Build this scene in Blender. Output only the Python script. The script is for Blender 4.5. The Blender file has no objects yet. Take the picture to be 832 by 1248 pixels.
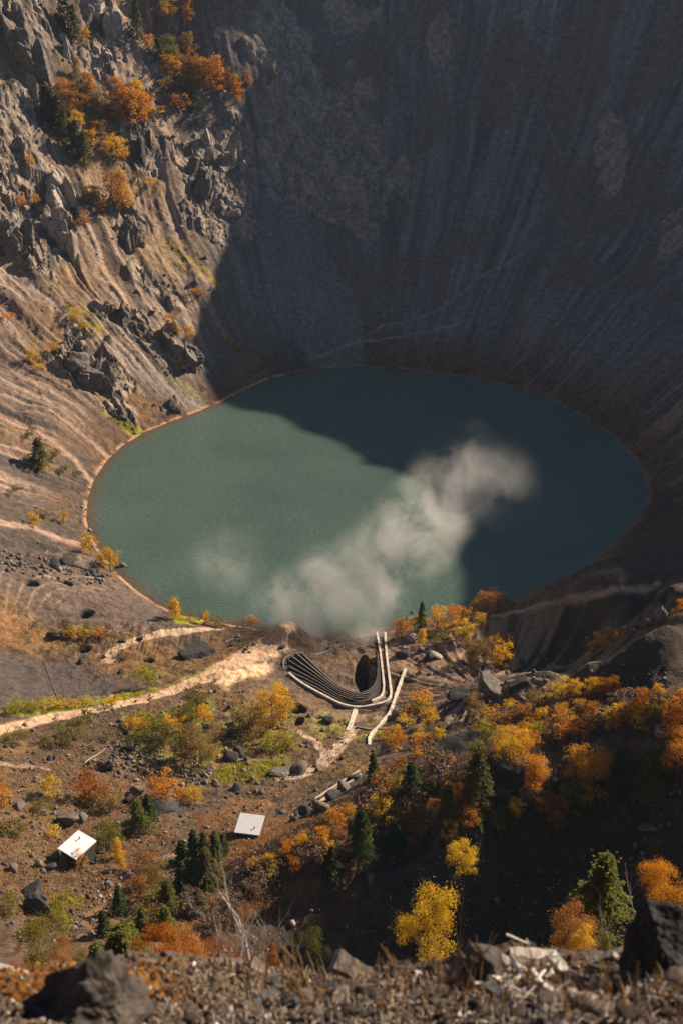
import bpy, math, random
import numpy as np
from mathutils import Vector, Matrix

R = math.radians
SC = bpy.context.scene
COL = SC.collection
# ------------------------------------------------------------------ camera, sky, sun, exposure
F_PX, CU, CV = 1500.0, 416.0, 624.0          # focal length and centre, in pixels of the photograph
CAM_H, PITCH = 200.0, R(28.0)
cam = bpy.data.cameras.new("camera"); cam_o = bpy.data.objects.new("camera", cam); COL.objects.link(cam_o)
cam_o.location = (0, 0, CAM_H); cam_o.rotation_euler = (R(90) - PITCH, 0, 0)
cam.sensor_fit = 'VERTICAL'; cam.sensor_height = 36.0; cam.lens = F_PX / 1248.0 * 36.0
cam.clip_start = 0.1; cam.clip_end = 6000
cam.dof.use_dof = True; cam.dof.focus_distance = 300; cam.dof.aperture_fstop = 2.2
SC.camera = cam_o
SUN_AZ, SUN_EL = R(32.0), R(31.0)            # azimuth measured from +x towards +y
world = bpy.data.worlds.new("World"); SC.world = world; world.use_nodes = True
nt = world.node_tree; bg = nt.nodes["Background"]
sky = nt.nodes.new("ShaderNodeTexSky"); sky.sky_type = 'NISHITA'; sky.sun_disc = False
sky.sun_elevation = SUN_EL; sky.sun_rotation = R(90) - SUN_AZ
sky.air_density = 1.0; sky.dust_density = 0.6; sky.ozone_density = 2.0
nt.links.new(sky.outputs[0], bg.inputs[0]); bg.inputs[1].default_value = 0.05
sun = bpy.data.lights.new("sun", 'SUN'); sun_o = bpy.data.objects.new("sun", sun); COL.objects.link(sun_o)
sun.energy = 5.0; sun.angle = R(0.6); sun.color = (1.0, 0.83, 0.62)
SD = Vector((math.cos(SUN_AZ) * math.cos(SUN_EL), math.sin(SUN_AZ) * math.cos(SUN_EL), math.sin(SUN_EL)))
sun_o.rotation_euler = SD.to_track_quat('Z', 'Y').to_euler(); sun_o.location = SD * 900
SC.view_settings.view_transform = 'Standard'; SC.view_settings.look = 'None'
SC.view_settings.exposure = 1.0; SC.view_settings.gamma = 1.0; SC.view_settings.use_curve_mapping = False
SC.render.engine = 'CYCLES'
SC.cycles.max_bounces = 5; SC.cycles.diffuse_bounces = 1; SC.cycles.glossy_bounces = 2
SC.cycles.transmission_bounces = 2; SC.cycles.volume_bounces = 1; SC.cycles.transparent_max_bounces = 6
SC.cycles.caustics_reflective = False; SC.cycles.caustics_refractive = False
SC.cycles.volume_step_rate = 1.0
SC.cycles.use_denoising = True

# ------------------------------------------------------------------ noise
def _h(ix, iy, s):
    h = (ix.astype(np.int64) * 374761393 + iy.astype(np.int64) * 668265263 + s * 982451653) & 0xffffffff
    h = ((h ^ (h >> 13)) * 1274126177) & 0xffffffff
    h = h ^ (h >> 16)
    return (h & 0xffffff) / float(0xffffff)
def vn(x, y, s=0):
    ix = np.floor(x); iy = np.floor(y); fx = x - ix; fy = y - iy
    fx = fx * fx * (3 - 2 * fx); fy = fy * fy * (3 - 2 * fy)
    a = _h(ix, iy, s); b = _h(ix + 1, iy, s); c = _h(ix, iy + 1, s); d = _h(ix + 1, iy + 1, s)
    return (a + (b - a) * fx) * (1 - fy) + (c + (d - c) * fx) * fy
def fbm(x, y, s=0, o=4, g=0.5):
    t = 0; a = 1; n = 0
    for i in range(o):
        t = t + a * vn(x * 1.0, y * 1.0, s + i * 17); n += a; a *= g
        x, y = x * 1.62 + y * 1.18 + 3.1, y * 1.62 - x * 1.18 + 7.7
    return t / n
def ridge(x, y, s=0, o=4):
    t = 0; a = 1; n = 0
    for i in range(o):
        t = t + a * (1 - np.abs(2 * vn(x, y, s + i * 31) - 1)); n += a; a *= .5
        x, y = x * 1.62 + y * 1.18 + 3.1, y * 1.62 - x * 1.18 + 7.7
    return t / n
def facet(x, y, s=0):
    """random tilted planes on Voronoi cells: angular, stepped rock"""
    ix = np.floor(x); iy = np.floor(y)
    best = np.full(x.shape, 1e9); val = np.zeros(x.shape)
    for dx in (-1, 0, 1):
        for dy in (-1, 0, 1):
            jx = ix + dx; jy = iy + dy
            px = jx + _h(jx, jy, s); py = jy + _h(jx, jy, s + 5)
            d = (x - px) ** 2 + (y - py) ** 2
            m = d < best
            v = _h(jx, jy, s + 9) + (x - px) * (_h(jx, jy, s + 11) - .5) * 1.6 + (y - py) * (_h(jx, jy, s + 13) - .5) * 1.6
            val = np.where(m, v, val); best = np.minimum(best, d)
    return val
def sst(a, b, x):
    t = np.clip((x - a) / (b - a), 0, 1); return t * t * (3 - 2 * t)

# ------------------------------------------------------------------ pixel rays (used only to read the plan off the photograph)
SP, CP = math.sin(PITCH), math.cos(PITCH)
def ray(u, v):
    u = np.asarray(u, float); v = np.asarray(v, float)
    a = (u - CU) / F_PX; b = (CV - v) / F_PX
    return np.stack([a, CP + b * SP, -SP + b * CP], -1)
def at_z(u, v, z):
    d = ray(u, v); t = (np.asarray(z, float) - CAM_H) / d[..., 2]
    return np.stack([d[..., 0] * t, d[..., 1] * t], -1)
def project(x, y, z):
    zc = y * CP - (z - CAM_H) * SP; yc = y * SP + (z - CAM_H) * CP
    return CU + F_PX * x / zc, CV - F_PX * yc / zc

SHORE_PX = [(380,450),(330,461),(300,474),(270,490),(240,502),(205,515),(175,528),(150,543),(130,562),(115,585),(107,610),(106,635),(112,655),(125,675),(145,700),(165,718),(190,735),(215,748),(250,756),(300,764),(340,770),(380,775),(430,775),(480,768),(520,758),(560,752),(600,742),(640,728),(680,708),(720,685),(755,655),(778,630),(789,605),(785,580),(770,558),(745,532),(710,508),(670,487),(620,470),(560,458),(500,451),(440,447)]
SHORE = at_z([p[0] for p in SHORE_PX], [p[1] for p in SHORE_PX], 0.0)
LC = np.array([2.0, 405.0])                   # middle of the lake
def seg_dist(x, y, P, closed=False):
    d = np.full(x.shape, 1e9); n = len(P)
    for i in range(n if closed else n - 1):
        ax, ay = P[i]; bx, by = P[(i + 1) % n]
        vx, vy = bx - ax, by - ay; L = vx * vx + vy * vy + 1e-12
        t = np.clip(((x - ax) * vx + (y - ay) * vy) / L, 0, 1)
        d = np.minimum(d, (x - ax - t * vx) ** 2 + (y - ay - t * vy) ** 2)
    return np.sqrt(d)
def inside(x, y, P):
    c = np.zeros(x.shape, bool); n = len(P)
    for i in range(n):
        ax, ay = P[i]; bx, by = P[(i + 1) % n]
        if ay == by: continue
        c ^= ((ay > y) != (by > y)) & (x < (bx - ax) * (y - ay) / (by - ay) + ax)
    return c
# height control points read off the photograph: pixel, height above the water
HP = [(350,764,9),(330,775,7),(420,778,3),(480,780,5),(105,745,8),(0,700,16),(200,745,5),(40,710,13),(0,640,17),
(0,780,13),(100,780,8),(100,830,9),(0,830,17),(200,800,6),(0,888,21),(130,862,14),(260,825,10),(300,800,9),(215,763,7),(230,785,4.5),(145,787,8),
(0,930,26),(100,930,20),(200,900,15),(300,900,12),(400,900,10),(450,900,10),(340,850,9),
(0,1000,33),(97,1020,29),(200,1000,25),(305,1000,23),(400,960,18),(0,1080,40),(100,1100,37),(200,1100,35),(0,1150,46),(150,1150,40),
(300,1060,33),(380,1020,31),(450,980,30),(430,1040,38),(350,1060,34),(400,800,6),(430,850,7),(345,805,8),(478,853,8),(500,850,9),
(520,765,6),(580,800,9),(560,830,10),(600,750,9),(650,742,16),(700,728,24),(760,716,32),(800,708,38),(832,700,42),(700,800,11),(780,770,21),(832,725,36),(640,800,9),
(832,745,50),(770,770,43),(720,795,36),(670,812,27),(620,825,20),(540,850,12),(750,830,27),(690,840,22),(832,815,35),(650,850,22),(750,852,32),(832,850,42),
(600,880,21),(700,880,36),(560,900,20),(832,885,60),(780,893,54),(720,905,48),(670,930,45),(620,962,46),(590,985,45.5),(560,1003,44),(660,945,46),(500,1026,42),(520,930,24),(600,915,31),
(760,985,40),(700,1020,34),(600,1050,30),(832,990,48),(832,1090,38),(700,1100,26),(700,1160,24),(600,1120,24),(500,1080,27),(450,1100,27),(400,1130,27),(300,1120,32),(500,1150,24)]
def gwall(sd): return .70 * np.minimum(sd, 90) + 1.22 * np.clip(sd - 90, 0, 200) + .4 * np.clip(sd - 290, 0, 400)
cx, cy, cz = [], [], []
for u, v, z in HP:
    p = at_z(u, v, z); cx.append(p[0]); cy.append(p[1]); cz.append(z)
for i, p in enumerate(SHORE):
    cx.append(p[0]); cy.append(p[1]); cz.append(0.0)
for k in range(0, 19):
    th = R(-18 + k * 11.6)
    for sd in (14, 40, 85, 130, 200, 300):
        # distance from the middle of the lake out to the shore in this direction
        d = SHORE - LC; a = np.arctan2(d[:, 1], d[:, 0]); j = np.argmin(np.abs(np.angle(np.exp(1j * (a - th)))))
        rr = np.hypot(*d[j]) + sd
        x, y = LC[0] + rr * math.cos(th), LC[1] + rr * math.sin(th)
        if th < 0 and sd < 80: continue
        if th > R(186) and sd < 30: continue
        cx.append(x); cy.append(y); cz.append(float(gwall(sd)) * (0.8 if th > R(180) or th < 0 else 1))
for x, y, z in [(-150,250,62),(-150,180,80),(-120,120,92),(-60,110,75),(0,110,60),(60,110,60),(130,130,85),(150,210,86),(210,150,110),(230,270,120),(-260,150,130),(300,100,130),(0,40,60),(-100,0,90),(120,0,95),(-300,0,130),(110,190,76),(90,170,62)]:
    cx.append(x); cy.append(y); cz.append(z)
cx = np.array(cx); cy = np.array(cy); cz = np.array(cz, float)
def tps(r2): return r2 * np.log(r2 + 1e-6) * .5
S_ = 100.0
def fit(cx, cy, cz, lam=.002):
    X, Y = cx / S_, cy / S_; n = len(X)
    K = tps((X[:, None] - X) ** 2 + (Y[:, None] - Y) ** 2) + lam * np.eye(n)
    Pm = np.stack([np.ones(n), X, Y], 1)
    A = np.block([[K, Pm], [Pm.T, np.zeros((3, 3))]])
    return np.linalg.solve(A, np.concatenate([cz, np.zeros(3)]))
wts = fit(cx, cy, cz)
GS = 2.5; GX0, GX1, GY0, GY1 = -460, 640, -60, 1000
gx = np.arange(GX0, GX1 + GS, GS); gy = np.arange(GY0, GY1 + GS, GS)
GXX, GYY = np.meshgrid(gx, gy)
base = np.zeros(GXX.shape)
for j in range(GXX.shape[0]):
    X, Y = GXX[j] / S_, GYY[j] / S_
    base[j] = tps((X[:, None] - cx / S_) ** 2 + (Y[:, None] - cy / S_) ** 2) @ wts[:-3] + wts[-3] + wts[-2] * X + wts[-1] * Y
sdg = seg_dist(GXX, GYY, SHORE, True); ins = inside(GXX, GYY, SHORE); sdg = np.where(ins, -sdg, sdg)
base = np.where(sdg > 0, np.maximum(base, .16 * np.minimum(sdg, 40)), np.maximum(sdg * .5, -9))
def bic(G, x, y):
    fx = np.clip((x - GX0) / GS, 1, len(gx) - 3); fy = np.clip((y - GY0) / GS, 1, len(gy) - 3)
    ix = fx.astype(int); iy = fy.astype(int); tx = fx - ix; ty = fy - iy
    def w(t): return (-.5*t+t*t-.5*t**3, 1-2.5*t*t+1.5*t**3, .5*t+2*t*t-1.5*t**3, -.5*t*t+.5*t**3)
    wx, wy = w(tx), w(ty); o = 0
    for j in range(4):
        r = 0
        for i in range(4): r = r + wx[i] * G[iy + j - 1, ix + i - 1]
        o = o + wy[j] * r
    return o
# the crater's rim towards the sun, as high as the shadow it throws
SH = (math.cos(SUN_AZ), math.sin(SUN_AZ)); TE = math.tan(SUN_EL)
def pt(x, y): return -SH[1] * x + SH[0] * y, SH[0] * x + SH[1] * y
NEAR_Y = [-400,-60,-5,0,2.6,4,5.5,6.2,8,20,45,100,160,300,1000]
NEAR_Z = [215,205,199,198.2,196.4,195.1,193.82,193.08,190.4,175.8,147,84,14,-150,-900]
def march(u, v, Hf, tmax=1400):
    """first point where the ray of a photo pixel meets the ground"""
    u = np.atleast_1d(np.asarray(u, float)); v = np.atleast_1d(np.asarray(v, float))
    d = ray(u, v); t = np.full(u.shape, 2.0); hit = np.zeros(u.shape, bool); lo = t.copy()
    for k in range(520):
        x, y, z = d[:, 0] * t, d[:, 1] * t, CAM_H + d[:, 2] * t
        g = z - Hf(x, y); hit |= (g < 0)
        st = np.clip(g * .35, .05 + t * .0012, 20)
        lo = np.where(hit, lo, t); t = np.where(hit, t, t + st)
        if hit.all(): break
    hi = t.copy()
    for k in range(14):
        m = (lo + hi) / 2; g = CAM_H + d[:, 2] * m - Hf(d[:, 0] * m, d[:, 1] * m)
        lo = np.where(g > 0, m, lo); hi = np.where(g > 0, hi, m)
    return np.stack([d[:, 0] * hi, d[:, 1] * hi, CAM_H + d[:, 2] * hi], -1)
def H0(x, y):
    b = bic(base, x, y); n = np.interp(y, NEAR_Y, NEAR_Z)
    m = (y < 175) & (n > b - 20)
    k = 3.0; sm = np.maximum(b, n)
    return np.where(m, np.where(np.abs(b - n) < 4 * k, k * np.logaddexp(b / k, n / k), sm), b)
SHADE_PX = [(832,703),(800,709),(760,717),(700,729),(640,743),(605,750),(575,752),(562,725),(556,690),(540,640),(510,595),(478,570),(440,566),(425,556),(400,540),(340,507),(272,490),(252,450),(247,400),(256,360),(268,310),(285,250),(300,190),(300,120),(270,60),(240,0)]
sp = march([p[0] for p in SHADE_PX], [p[1] for p in SHADE_PX], lambda x, y: np.maximum(H0(x, y), 0))
pp, tt = pt(sp[:, 0], sp[:, 1]); qq = sp[:, 2] - TE * tt
qq[:6] += 5.0
o_ = np.argsort(pp)
QP = np.concatenate([[pp.min() - 120, pp.min() - 60, pp.min() - 12, pp.min() - 3], pp[o_], [pp.max() + 60, pp.max() + 300]])
QQ = np.concatenate([[qq[o_][0] - 60, qq[o_][0] - 50, qq[o_][0] - 20, qq[o_][0] - 2], qq[o_], [qq[o_][-1] + 8, qq[o_][-1] + 20]])
TC_SD = 195.0
def tcrest(p):
    # where the line p leaves the circle of radius 300 round the lake, on the sun's side
    pc, tc = pt(LC[0], LC[1]); return tc + np.sqrt(np.maximum(298.0 ** 2 - (p - pc) ** 2, 60.0 ** 2))
def Hb(x, y):
    z = H0(x, y); p, t = pt(x, y); tc = tcrest(p); Q = np.interp(p, QP, QQ)
    zc = Q + TE * tc
    cap = zc + np.where(t < tc, TE * (t - tc), .15 * (t - tc))
    # the upper wall is lifted or cut so that its crest meets that height
    far = (t > tc - 140) & (p > pp.min() - 12)
    lift = np.where(far, sst(0, 1, (t - tc + 70) / 70), 0)
    zz = np.minimum(z, cap)
    zz = zz + lift * np.maximum(cap - zz, 0)
    return np.where(far, zz, np.where(p <= pp.min() - 12, np.minimum(z, 230), z))

# ---- plan features read off the photograph
def P2(pts, Hf=Hb):
    m = march([p[0] for p in pts], [p[1] for p in pts], lambda x, y: np.maximum(Hf(x, y), 0)); return m
ROADS = {
 'dirt_road': dict(pts=[(-40,897),(0,888),(60,873),(130,862),(200,846),(255,826),(295,803),(325,783),(345,768)], w=[2.2,2.2,2.0,1.9,2.2,2.8,4.2,4.6,3.6]),
 'upper_track': dict(pts=[(132,806),(140,794),(158,783),(185,773),(220,767),(272,764)], w=[1.8,1.7,1.5,1.4,1.3,1.0]),
 'left_track': dict(pts=[(-30,927),(0,931),(30,935),(62,939)], w=[1.4,1.4,1.0,.5]),
 'winding_track': dict(pts=[(431,889),(418,905),(405,922),(388,938),(366,947),(340,949)], w=[1.4,1.6,1.9,2.1,1.9,1.2]),
 'side_track': dict(pts=[(366,893),(380,903),(393,916),(398,926)], w=[.9,1.0,1.1,1.1]),
 'stony_path': dict(pts=[(228,1034),(200,1044),(175,1051),(158,1066),(148,1082)], w=[.6,.9,1.2,1.5,1.2]),
 'pit_track': dict(pts=[(386,777),(372,800),(362,840)], w=[.1,.1,.1]),
}
del ROADS['pit_track']
for r in ROADS.values(): r['xy'] = P2(r['pts'])[:, :2]
STREAKS = [  # pale scree and sand runs on the left wall, sunlight painted along the right crests: pixel polyline, half width, albedo
 ([(0,497),(40,520),(90,560),(125,592)],1.6,(.40,.27,.20)), ([(0,470),(60,500),(120,545),(150,560)],1.2,(.30,.21,.16)),
 ([(80,315),(130,345),(180,385),(215,410)],1.3,(.33,.24,.19)), ([(30,345),(60,375),(100,410),(150,435),(200,470),(240,492)],2.6,(.26,.205,.17)),
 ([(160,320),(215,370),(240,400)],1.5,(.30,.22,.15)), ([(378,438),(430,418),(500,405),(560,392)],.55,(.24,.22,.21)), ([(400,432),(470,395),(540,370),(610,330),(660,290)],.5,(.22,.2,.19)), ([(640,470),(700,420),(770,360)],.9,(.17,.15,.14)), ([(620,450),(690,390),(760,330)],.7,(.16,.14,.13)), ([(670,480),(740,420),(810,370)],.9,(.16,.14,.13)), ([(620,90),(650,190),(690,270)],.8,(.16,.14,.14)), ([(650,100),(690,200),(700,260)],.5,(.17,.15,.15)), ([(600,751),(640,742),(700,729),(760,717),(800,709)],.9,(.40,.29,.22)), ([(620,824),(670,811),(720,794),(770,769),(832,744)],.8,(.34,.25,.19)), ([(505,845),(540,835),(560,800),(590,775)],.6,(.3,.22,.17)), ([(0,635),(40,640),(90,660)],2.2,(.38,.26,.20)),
 ([(140,430),(180,455),(235,492)],5.5,(.20,.17,.155)), ([(200,300),(240,335),(262,352)],1.2,(.33,.24,.16))]
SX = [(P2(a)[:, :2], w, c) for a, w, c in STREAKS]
DARKS = [  # spoil and scree fields; right ridge faces and ravine darkened to paint shade: pixel polygon, albedo, strength
 ([(-60,770),(60,800),(130,822),(195,838),(170,852),(60,868),(-60,885)],(.075,.062,.058),.95),
 ([(0,685),(70,690),(140,712),(185,722),(208,740),(195,762),(140,768),(60,762),(0,750),(-60,720)],(.13,.100,.088),.85),
 ([(355,835),(420,868),(420,885),(340,885),(300,845),(310,820),(330,800)],(.15,.105,.085),.7),
 ([(320,235),(375,260),(440,380),(445,445),(380,448),(345,380),(320,300)],(.16,.15,.15),.85),
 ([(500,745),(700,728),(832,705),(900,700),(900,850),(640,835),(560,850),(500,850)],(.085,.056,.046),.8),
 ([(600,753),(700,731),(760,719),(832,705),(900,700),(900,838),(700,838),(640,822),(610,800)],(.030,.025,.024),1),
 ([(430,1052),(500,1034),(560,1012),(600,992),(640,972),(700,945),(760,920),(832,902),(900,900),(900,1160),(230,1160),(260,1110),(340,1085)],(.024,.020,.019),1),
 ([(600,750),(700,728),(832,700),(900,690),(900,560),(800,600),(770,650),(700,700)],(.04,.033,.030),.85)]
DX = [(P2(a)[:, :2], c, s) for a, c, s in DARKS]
LIGHTS = [ ([(262,832),(300,800),(335,778),(360,768),(352,785),(335,800),(330,818),(300,832),(280,842)],(.66,.46,.28),.95),
 ([(325,775),(345,760),(362,772),(350,780)],(.5,.34,.23),.7)]
LX = [(P2(a)[:, :2], c, s) for a, c, s in LIGHTS]
GRASSY = [ ([(205,745),(225,742),(248,752),(240,760),(215,758)],(.30,.30,.02)), ([(250,940),(290,930),(350,925),(348,940),(300,955),(262,953)],(.15,.16,.02)),
 ([(130,507),(145,505),(170,525),(168,532),(150,524)],(.24,.23,.03)), ([(5,866),(120,850),(190,838),(260,812),(262,820),(200,842),(120,858),(20,872)],(.26,.24,.04)),
 ([(380,870),(480,870),(470,895),(420,905),(380,900)],(.22,.19,.05)), ([(150,870),(260,850),(380,880),(350,930),(250,935),(160,930)],(.17,.15,.045)),
 ([(100,375),(118,385),(150,440),(140,440),(105,400)],(.20,.17,.03)), ([(190,290),(215,300),(270,345),(262,352),(225,330)],(.24,.17,.04)), ([(180,440),(250,478),(240,488),(200,462)],(.20,.18,.05))]
GX_ = [(P2(a)[:, :2], c) for a, c in GRASSY]
RUSTY = [([(240,980),(330,965),(420,970),(430,1000),(380,1040),(300,1075),(240,1010)],(.17,.085,.04)), ([(560,900),(700,850),(832,850),(832,900),(700,900),(600,960),(500,1000),(440,1000),(470,940)],(.14,.085,.055)),
 ([(-40,930),(120,925),(240,960),(230,1030),(150,1040),(60,1110),(-60,1130)],(.13,.085,.055)), ([(0,720),(60,770),(140,800),(140,815),(60,790),(-40,770)],(.24,.13,.06))]
UX = [(P2(a)[:, :2], c) for a, c in RUSTY]
# rock faces: pixel centre, pixel radii, strength
CRAGS = [(30,40,40,60,1),(20,150,40,60,.8),(30,235,60,50,1),(70,290,30,60,1),(20,300,50,40,1),(130,30,35,45,1),(125,75,30,25,.8),(165,180,35,40,1),(155,265,32,34,1),(245,215,50,50,.9),(285,200,28,60,1),(265,275,60,34,.9),
 (110,450,52,40,.9),(150,385,36,20,.9),(222,425,34,26,.9),(85,412,20,16,.7),(195,350,40,30,.5),(380,200,85,95,.95),(430,195,60,90,1),(345,60,50,60,.6),(430,20,40,20,.4),(745,190,26,50,.7),(825,285,30,40,.6),
 (535,50,20,15,1),(420,250,60,40,.8),(195,60,40,60,.5),(215,500,20,10,.6),(800,735,50,30,.9),(735,900,60,30,1),(612,940,36,28,1),(810,895,30,30,1),(470,560,10,6,0),(150,505,40,24,.5),(90,680,70,14,.5),(280,600,3,3,0),(390,985,40,18,.8)]
cr = P2([(c[0], c[1]) for c in CRAGS])
CR = []
for c, p in zip(CRAGS, cr):
    zc = p[1] * CP - (p[2] - CAM_H) * SP
    CR.append((p[0], p[1], c[2] * .82 * zc / F_PX, c[3] * .82 * zc / F_PX * .95 + 2, c[4]))
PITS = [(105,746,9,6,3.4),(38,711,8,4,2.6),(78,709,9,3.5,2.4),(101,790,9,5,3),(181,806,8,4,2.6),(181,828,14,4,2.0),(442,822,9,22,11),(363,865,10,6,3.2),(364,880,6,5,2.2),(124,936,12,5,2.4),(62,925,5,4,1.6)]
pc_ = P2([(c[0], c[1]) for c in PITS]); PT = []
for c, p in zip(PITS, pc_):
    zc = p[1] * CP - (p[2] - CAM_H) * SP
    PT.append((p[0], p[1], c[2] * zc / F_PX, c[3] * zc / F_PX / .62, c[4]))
MOUNDS = [(350,770,24,13,3.2),(105,428,10,8,3),(300,830,0,0,0)]
MN = []
for c, p in zip(MOUNDS, P2([(c[0], c[1]) for c in MOUNDS])):
    zc = p[1] * CP - (p[2] - CAM_H) * SP
    if c[2]: MN.append((p[0], p[1], c[2] * zc / F_PX, c[3] * zc / F_PX / .5, c[4]))
BOWL = P2([(585,835)])[0]; HOLLOW_RIM = P2([(600,750),(640,742),(700,728),(760,716),(832,700)])[:, :2]
BANK = P2([(150,786),(185,775),(220,769),(275,766)])[:, :2]

def in_poly(x, y, P, soft=1.5):
    x0, y0 = P.min(0) - 12; x1, y1 = P.max(0) + 12
    m = (x > x0) & (x < x1) & (y > y0) & (y < y1)
    r = np.zeros(x.shape)
    if m.any():
        xs, ys = x[m], y[m]
        wob = (fbm(xs * .25, ys * .25, 71, 3) - .5) * 5
        d = seg_dist(xs, ys, P, True); d = np.where(inside(xs, ys, P), d, -d) + wob
        r[m] = sst(-soft, soft, d)
    return r
def crag_mask(x, y):
    c = np.zeros(x.shape)
    wx = (fbm(x * .09, y * .09, 5, 3) - .5); wy = (fbm(x * .09, y * .09, 15, 3) - .5)
    for px, py, rx, ry, s in CR:
        if s == 0: continue
        m = (np.abs(x - px) < rx * 1.8) & (np.abs(y - py) < ry * 1.8)
        if not m.any(): continue
        d = np.hypot((x[m] - px) / rx + wx[m] * 1.6, (y[m] - py) / ry + wy[m] * 1.6)
        c[m] = np.maximum(c[m], s * (1 - sst(.65, 1.1, d)))
    return c
def polar(x, y):
    dx, dy = x - LC[0], y - LC[1]; return np.arctan2(dy, dx), np.hypot(dx, dy)
def road_w(x, y, nm):
    r = ROADS[nm]; P = r['xy']; out = np.full(x.shape, -9.0)
    x0, y0 = P.min(0) - 9; x1, y1 = P.max(0) + 9
    m = (x > x0) & (x < x1) & (y > y0) & (y < y1)
    if not m.any(): return out
    xs, ys = x[m], y[m]; best = np.full(xs.shape, 1e9); ww = np.zeros(xs.shape)
    for i in range(len(P) - 1):
        ax, ay = P[i]; bx, by = P[i + 1]; vx, vy = bx - ax, by - ay
        t = np.clip(((xs - ax) * vx + (ys - ay) * vy) / (vx * vx + vy * vy), 0, 1)
        d = np.hypot(xs - ax - t * vx, ys - ay - t * vy); k = d < best
        best = np.where(k, d, best); ww = np.where(k, r['w'][i] * (1 - t) + r['w'][i + 1] * t, ww)
    out[m] = 1 - (best + (fbm(xs * .5, ys * .5, 44, 2) - .5) * .5) / ww
    return out                                           # > 0 on the road

def Hfull(x, y, want=False):
    """height of the ground; with want also the masks the colours need"""
    sh = x.shape; x = x.ravel(); y = y.ravel()
    z = Hb(x, y); sd = bic(sdg, x, y); th, rr = polar(x, y)
    near = y < 9
    wall = sst(2, 25, sd) * ((th > R(-30)) | (th < R(-158))).astype(float)
    wallw = wall * sst(-.75, -.2, np.sin(th) + .25)
    dist = np.hypot(x, y)
    out = sst(0, 3, sd)
    # broad relief
    z = z + out * sst(12, 60, y) * (fbm(x * .03, y * .03, 1, 4) - .5) * (3 + 9 * wallw)
    # gullies run down the fall line of the crater
    farw = sst(0, 60, x + 90) * sst(420, 470, y)
    arc = th * 120; wob = (fbm(x * .03, y * .03, 21, 3) - .5) * 14 * (1 - .75 * farw)
    g1 = ridge((arc + wob) * .07, rr * .008 + 3, 3, 3); g2 = ridge((arc + wob * .6) * .27, rr * .016, 7, 3); g3 = vn((arc + wob * .4) * .9, rr * .03, 9)
    lw = 1 - .75 * farw
    z = z + wallw * ((g1 - .62) * 9 * lw * sst(8, 60, sd) + (g2 - .6) * 1.9 * lw + (fbm(x * .45, y * .45, 14, 4) - .5) * 1.6 * lw + (g3 - .5) * .6 * (.5 + lw * .5))
    # rock
    MKa = arc
    c = crag_mask(x, y) * sst(1, 6, sd)
    m = c > .01
    if m.any():
        xs, ys = x[m], y[m]; k = (fbm(xs * .05, ys * .05, 33, 2) - .5) * 8
        a, r_ = (xs + k), (ys - k)
        A_, R_ = (MKa[m] * 1.6 + k), (rr[m] + k * .6); big = facet(A_ * .045, R_ * .05, 2); mid = facet(A_ * .12 + R_ * .05, R_ * .15, 4); sm = facet(a * .42, r_ * .42, 6)
        z[m] += c[m] * (big * 6.5 + mid * 4.2 + sm * 1.7 - 4.5) * np.where(ys < 340, .38, np.where(xs > -60, .55, .95))
    # rubble over the open ground of the valley
    val = sst(60, 90, y) * (1 - wallw) * out
    rub = fbm(x * .12, y * .12, 51, 3)
    z = z + val * ((fbm(x * .35, y * .35, 13, 4) - .5) * 1.5 * sst(.3, .6, rub) + (fbm(x * 1.4, y * 1.4, 19, 2) - .5) * .35)
    # furrows that run into the hollow behind the cabins' slope
    bx, by = x - BOWL[0], y - BOWL[1]; bth = np.arctan2(by, bx); bd = np.hypot(bx, by)
    fm = sst(48, 30, bd) * sst(4, 12, bd) * ((x > 18) | (by > -6)).astype(float) * (y > 236)
    z = z + fm * (ridge(bth * 9, bd * .01, 61, 2) - .6) * 1.5
    bk = seg_dist(x, y, BANK); bm = (bk < 11) & (y < BANK[:, 1].mean() + 6)
    z = z + np.where(bm, sst(11, 1, bk) * sst(0, 1.5, bk) * ((vn(x * 1.9, y * .12, 77) - .5) * .45), 0)
    for px, py, rx, ry, dpt in PT:
        d = np.hypot((x - px) / rx, (y - py) / ry) + (vn(x * .5, y * .5, 81) - .5) * .5
        z = z - dpt * (1 - sst(.72, 1.15, d))
    for px, py, rx, ry, dpt in MN:
        d = np.hypot((x - px) / rx, (y - py) / ry); z = z + dpt * sst(1.25, .25, d)
    # near slope and the stony lip at the photographer's feet
    nm = 1 - sst(8, 30, y); far_n = sst(6.5, 60, y) * (1 - sst(90, 130, y))
    z = z + far_n * (fbm(x * .1, y * .1, 91, 4) - .5) * 6
    z = z + nm * ((fbm(x * .8, y * .8, 92, 3) - .5) * .40 + .07 * sst(.3, 1.6, x) - .10 * sst(1.2, .2, np.abs(x + .1)) + (fbm(x * 4, y * 4, 93, 3) - .5) * .09 + (facet(x * 9, y * 9, 94) - .5) * .055 + (facet(x * 22, y * 22, 95) - .5) * .022)
    # shoreline
    z = np.where(sd > 0, np.where(sd < 6, z * sst(-1, 6, sd) + .10 * sd * sst(6, 3, sd) + (fbm(x * .5, y * .5, 97, 3) - .45) * 1.0 * sst(0, 2, sd) * sst(6, 3, sd), z), np.minimum(z, .35 * sd + (fbm(x * .5, y * .5, 97, 2) - .5) * .5))
    z = np.where(sd > 3, np.maximum(z, .25), z)
    rd = {}
    for n_ in ROADS:
        w = road_w(x, y, n_); rd[n_] = w
    if not want: return z.reshape(sh)
    return z, dict(sd=sd, th=th, rr=rr, wall=wallw, crag=c, roads=rd, g1=g1, g2=g2, g3=g3, rub=rub, val=val, farw=farw, nm=nm, fm=fm, bth=bth, bd=bd, arc=arc, wob=wob)
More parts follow.
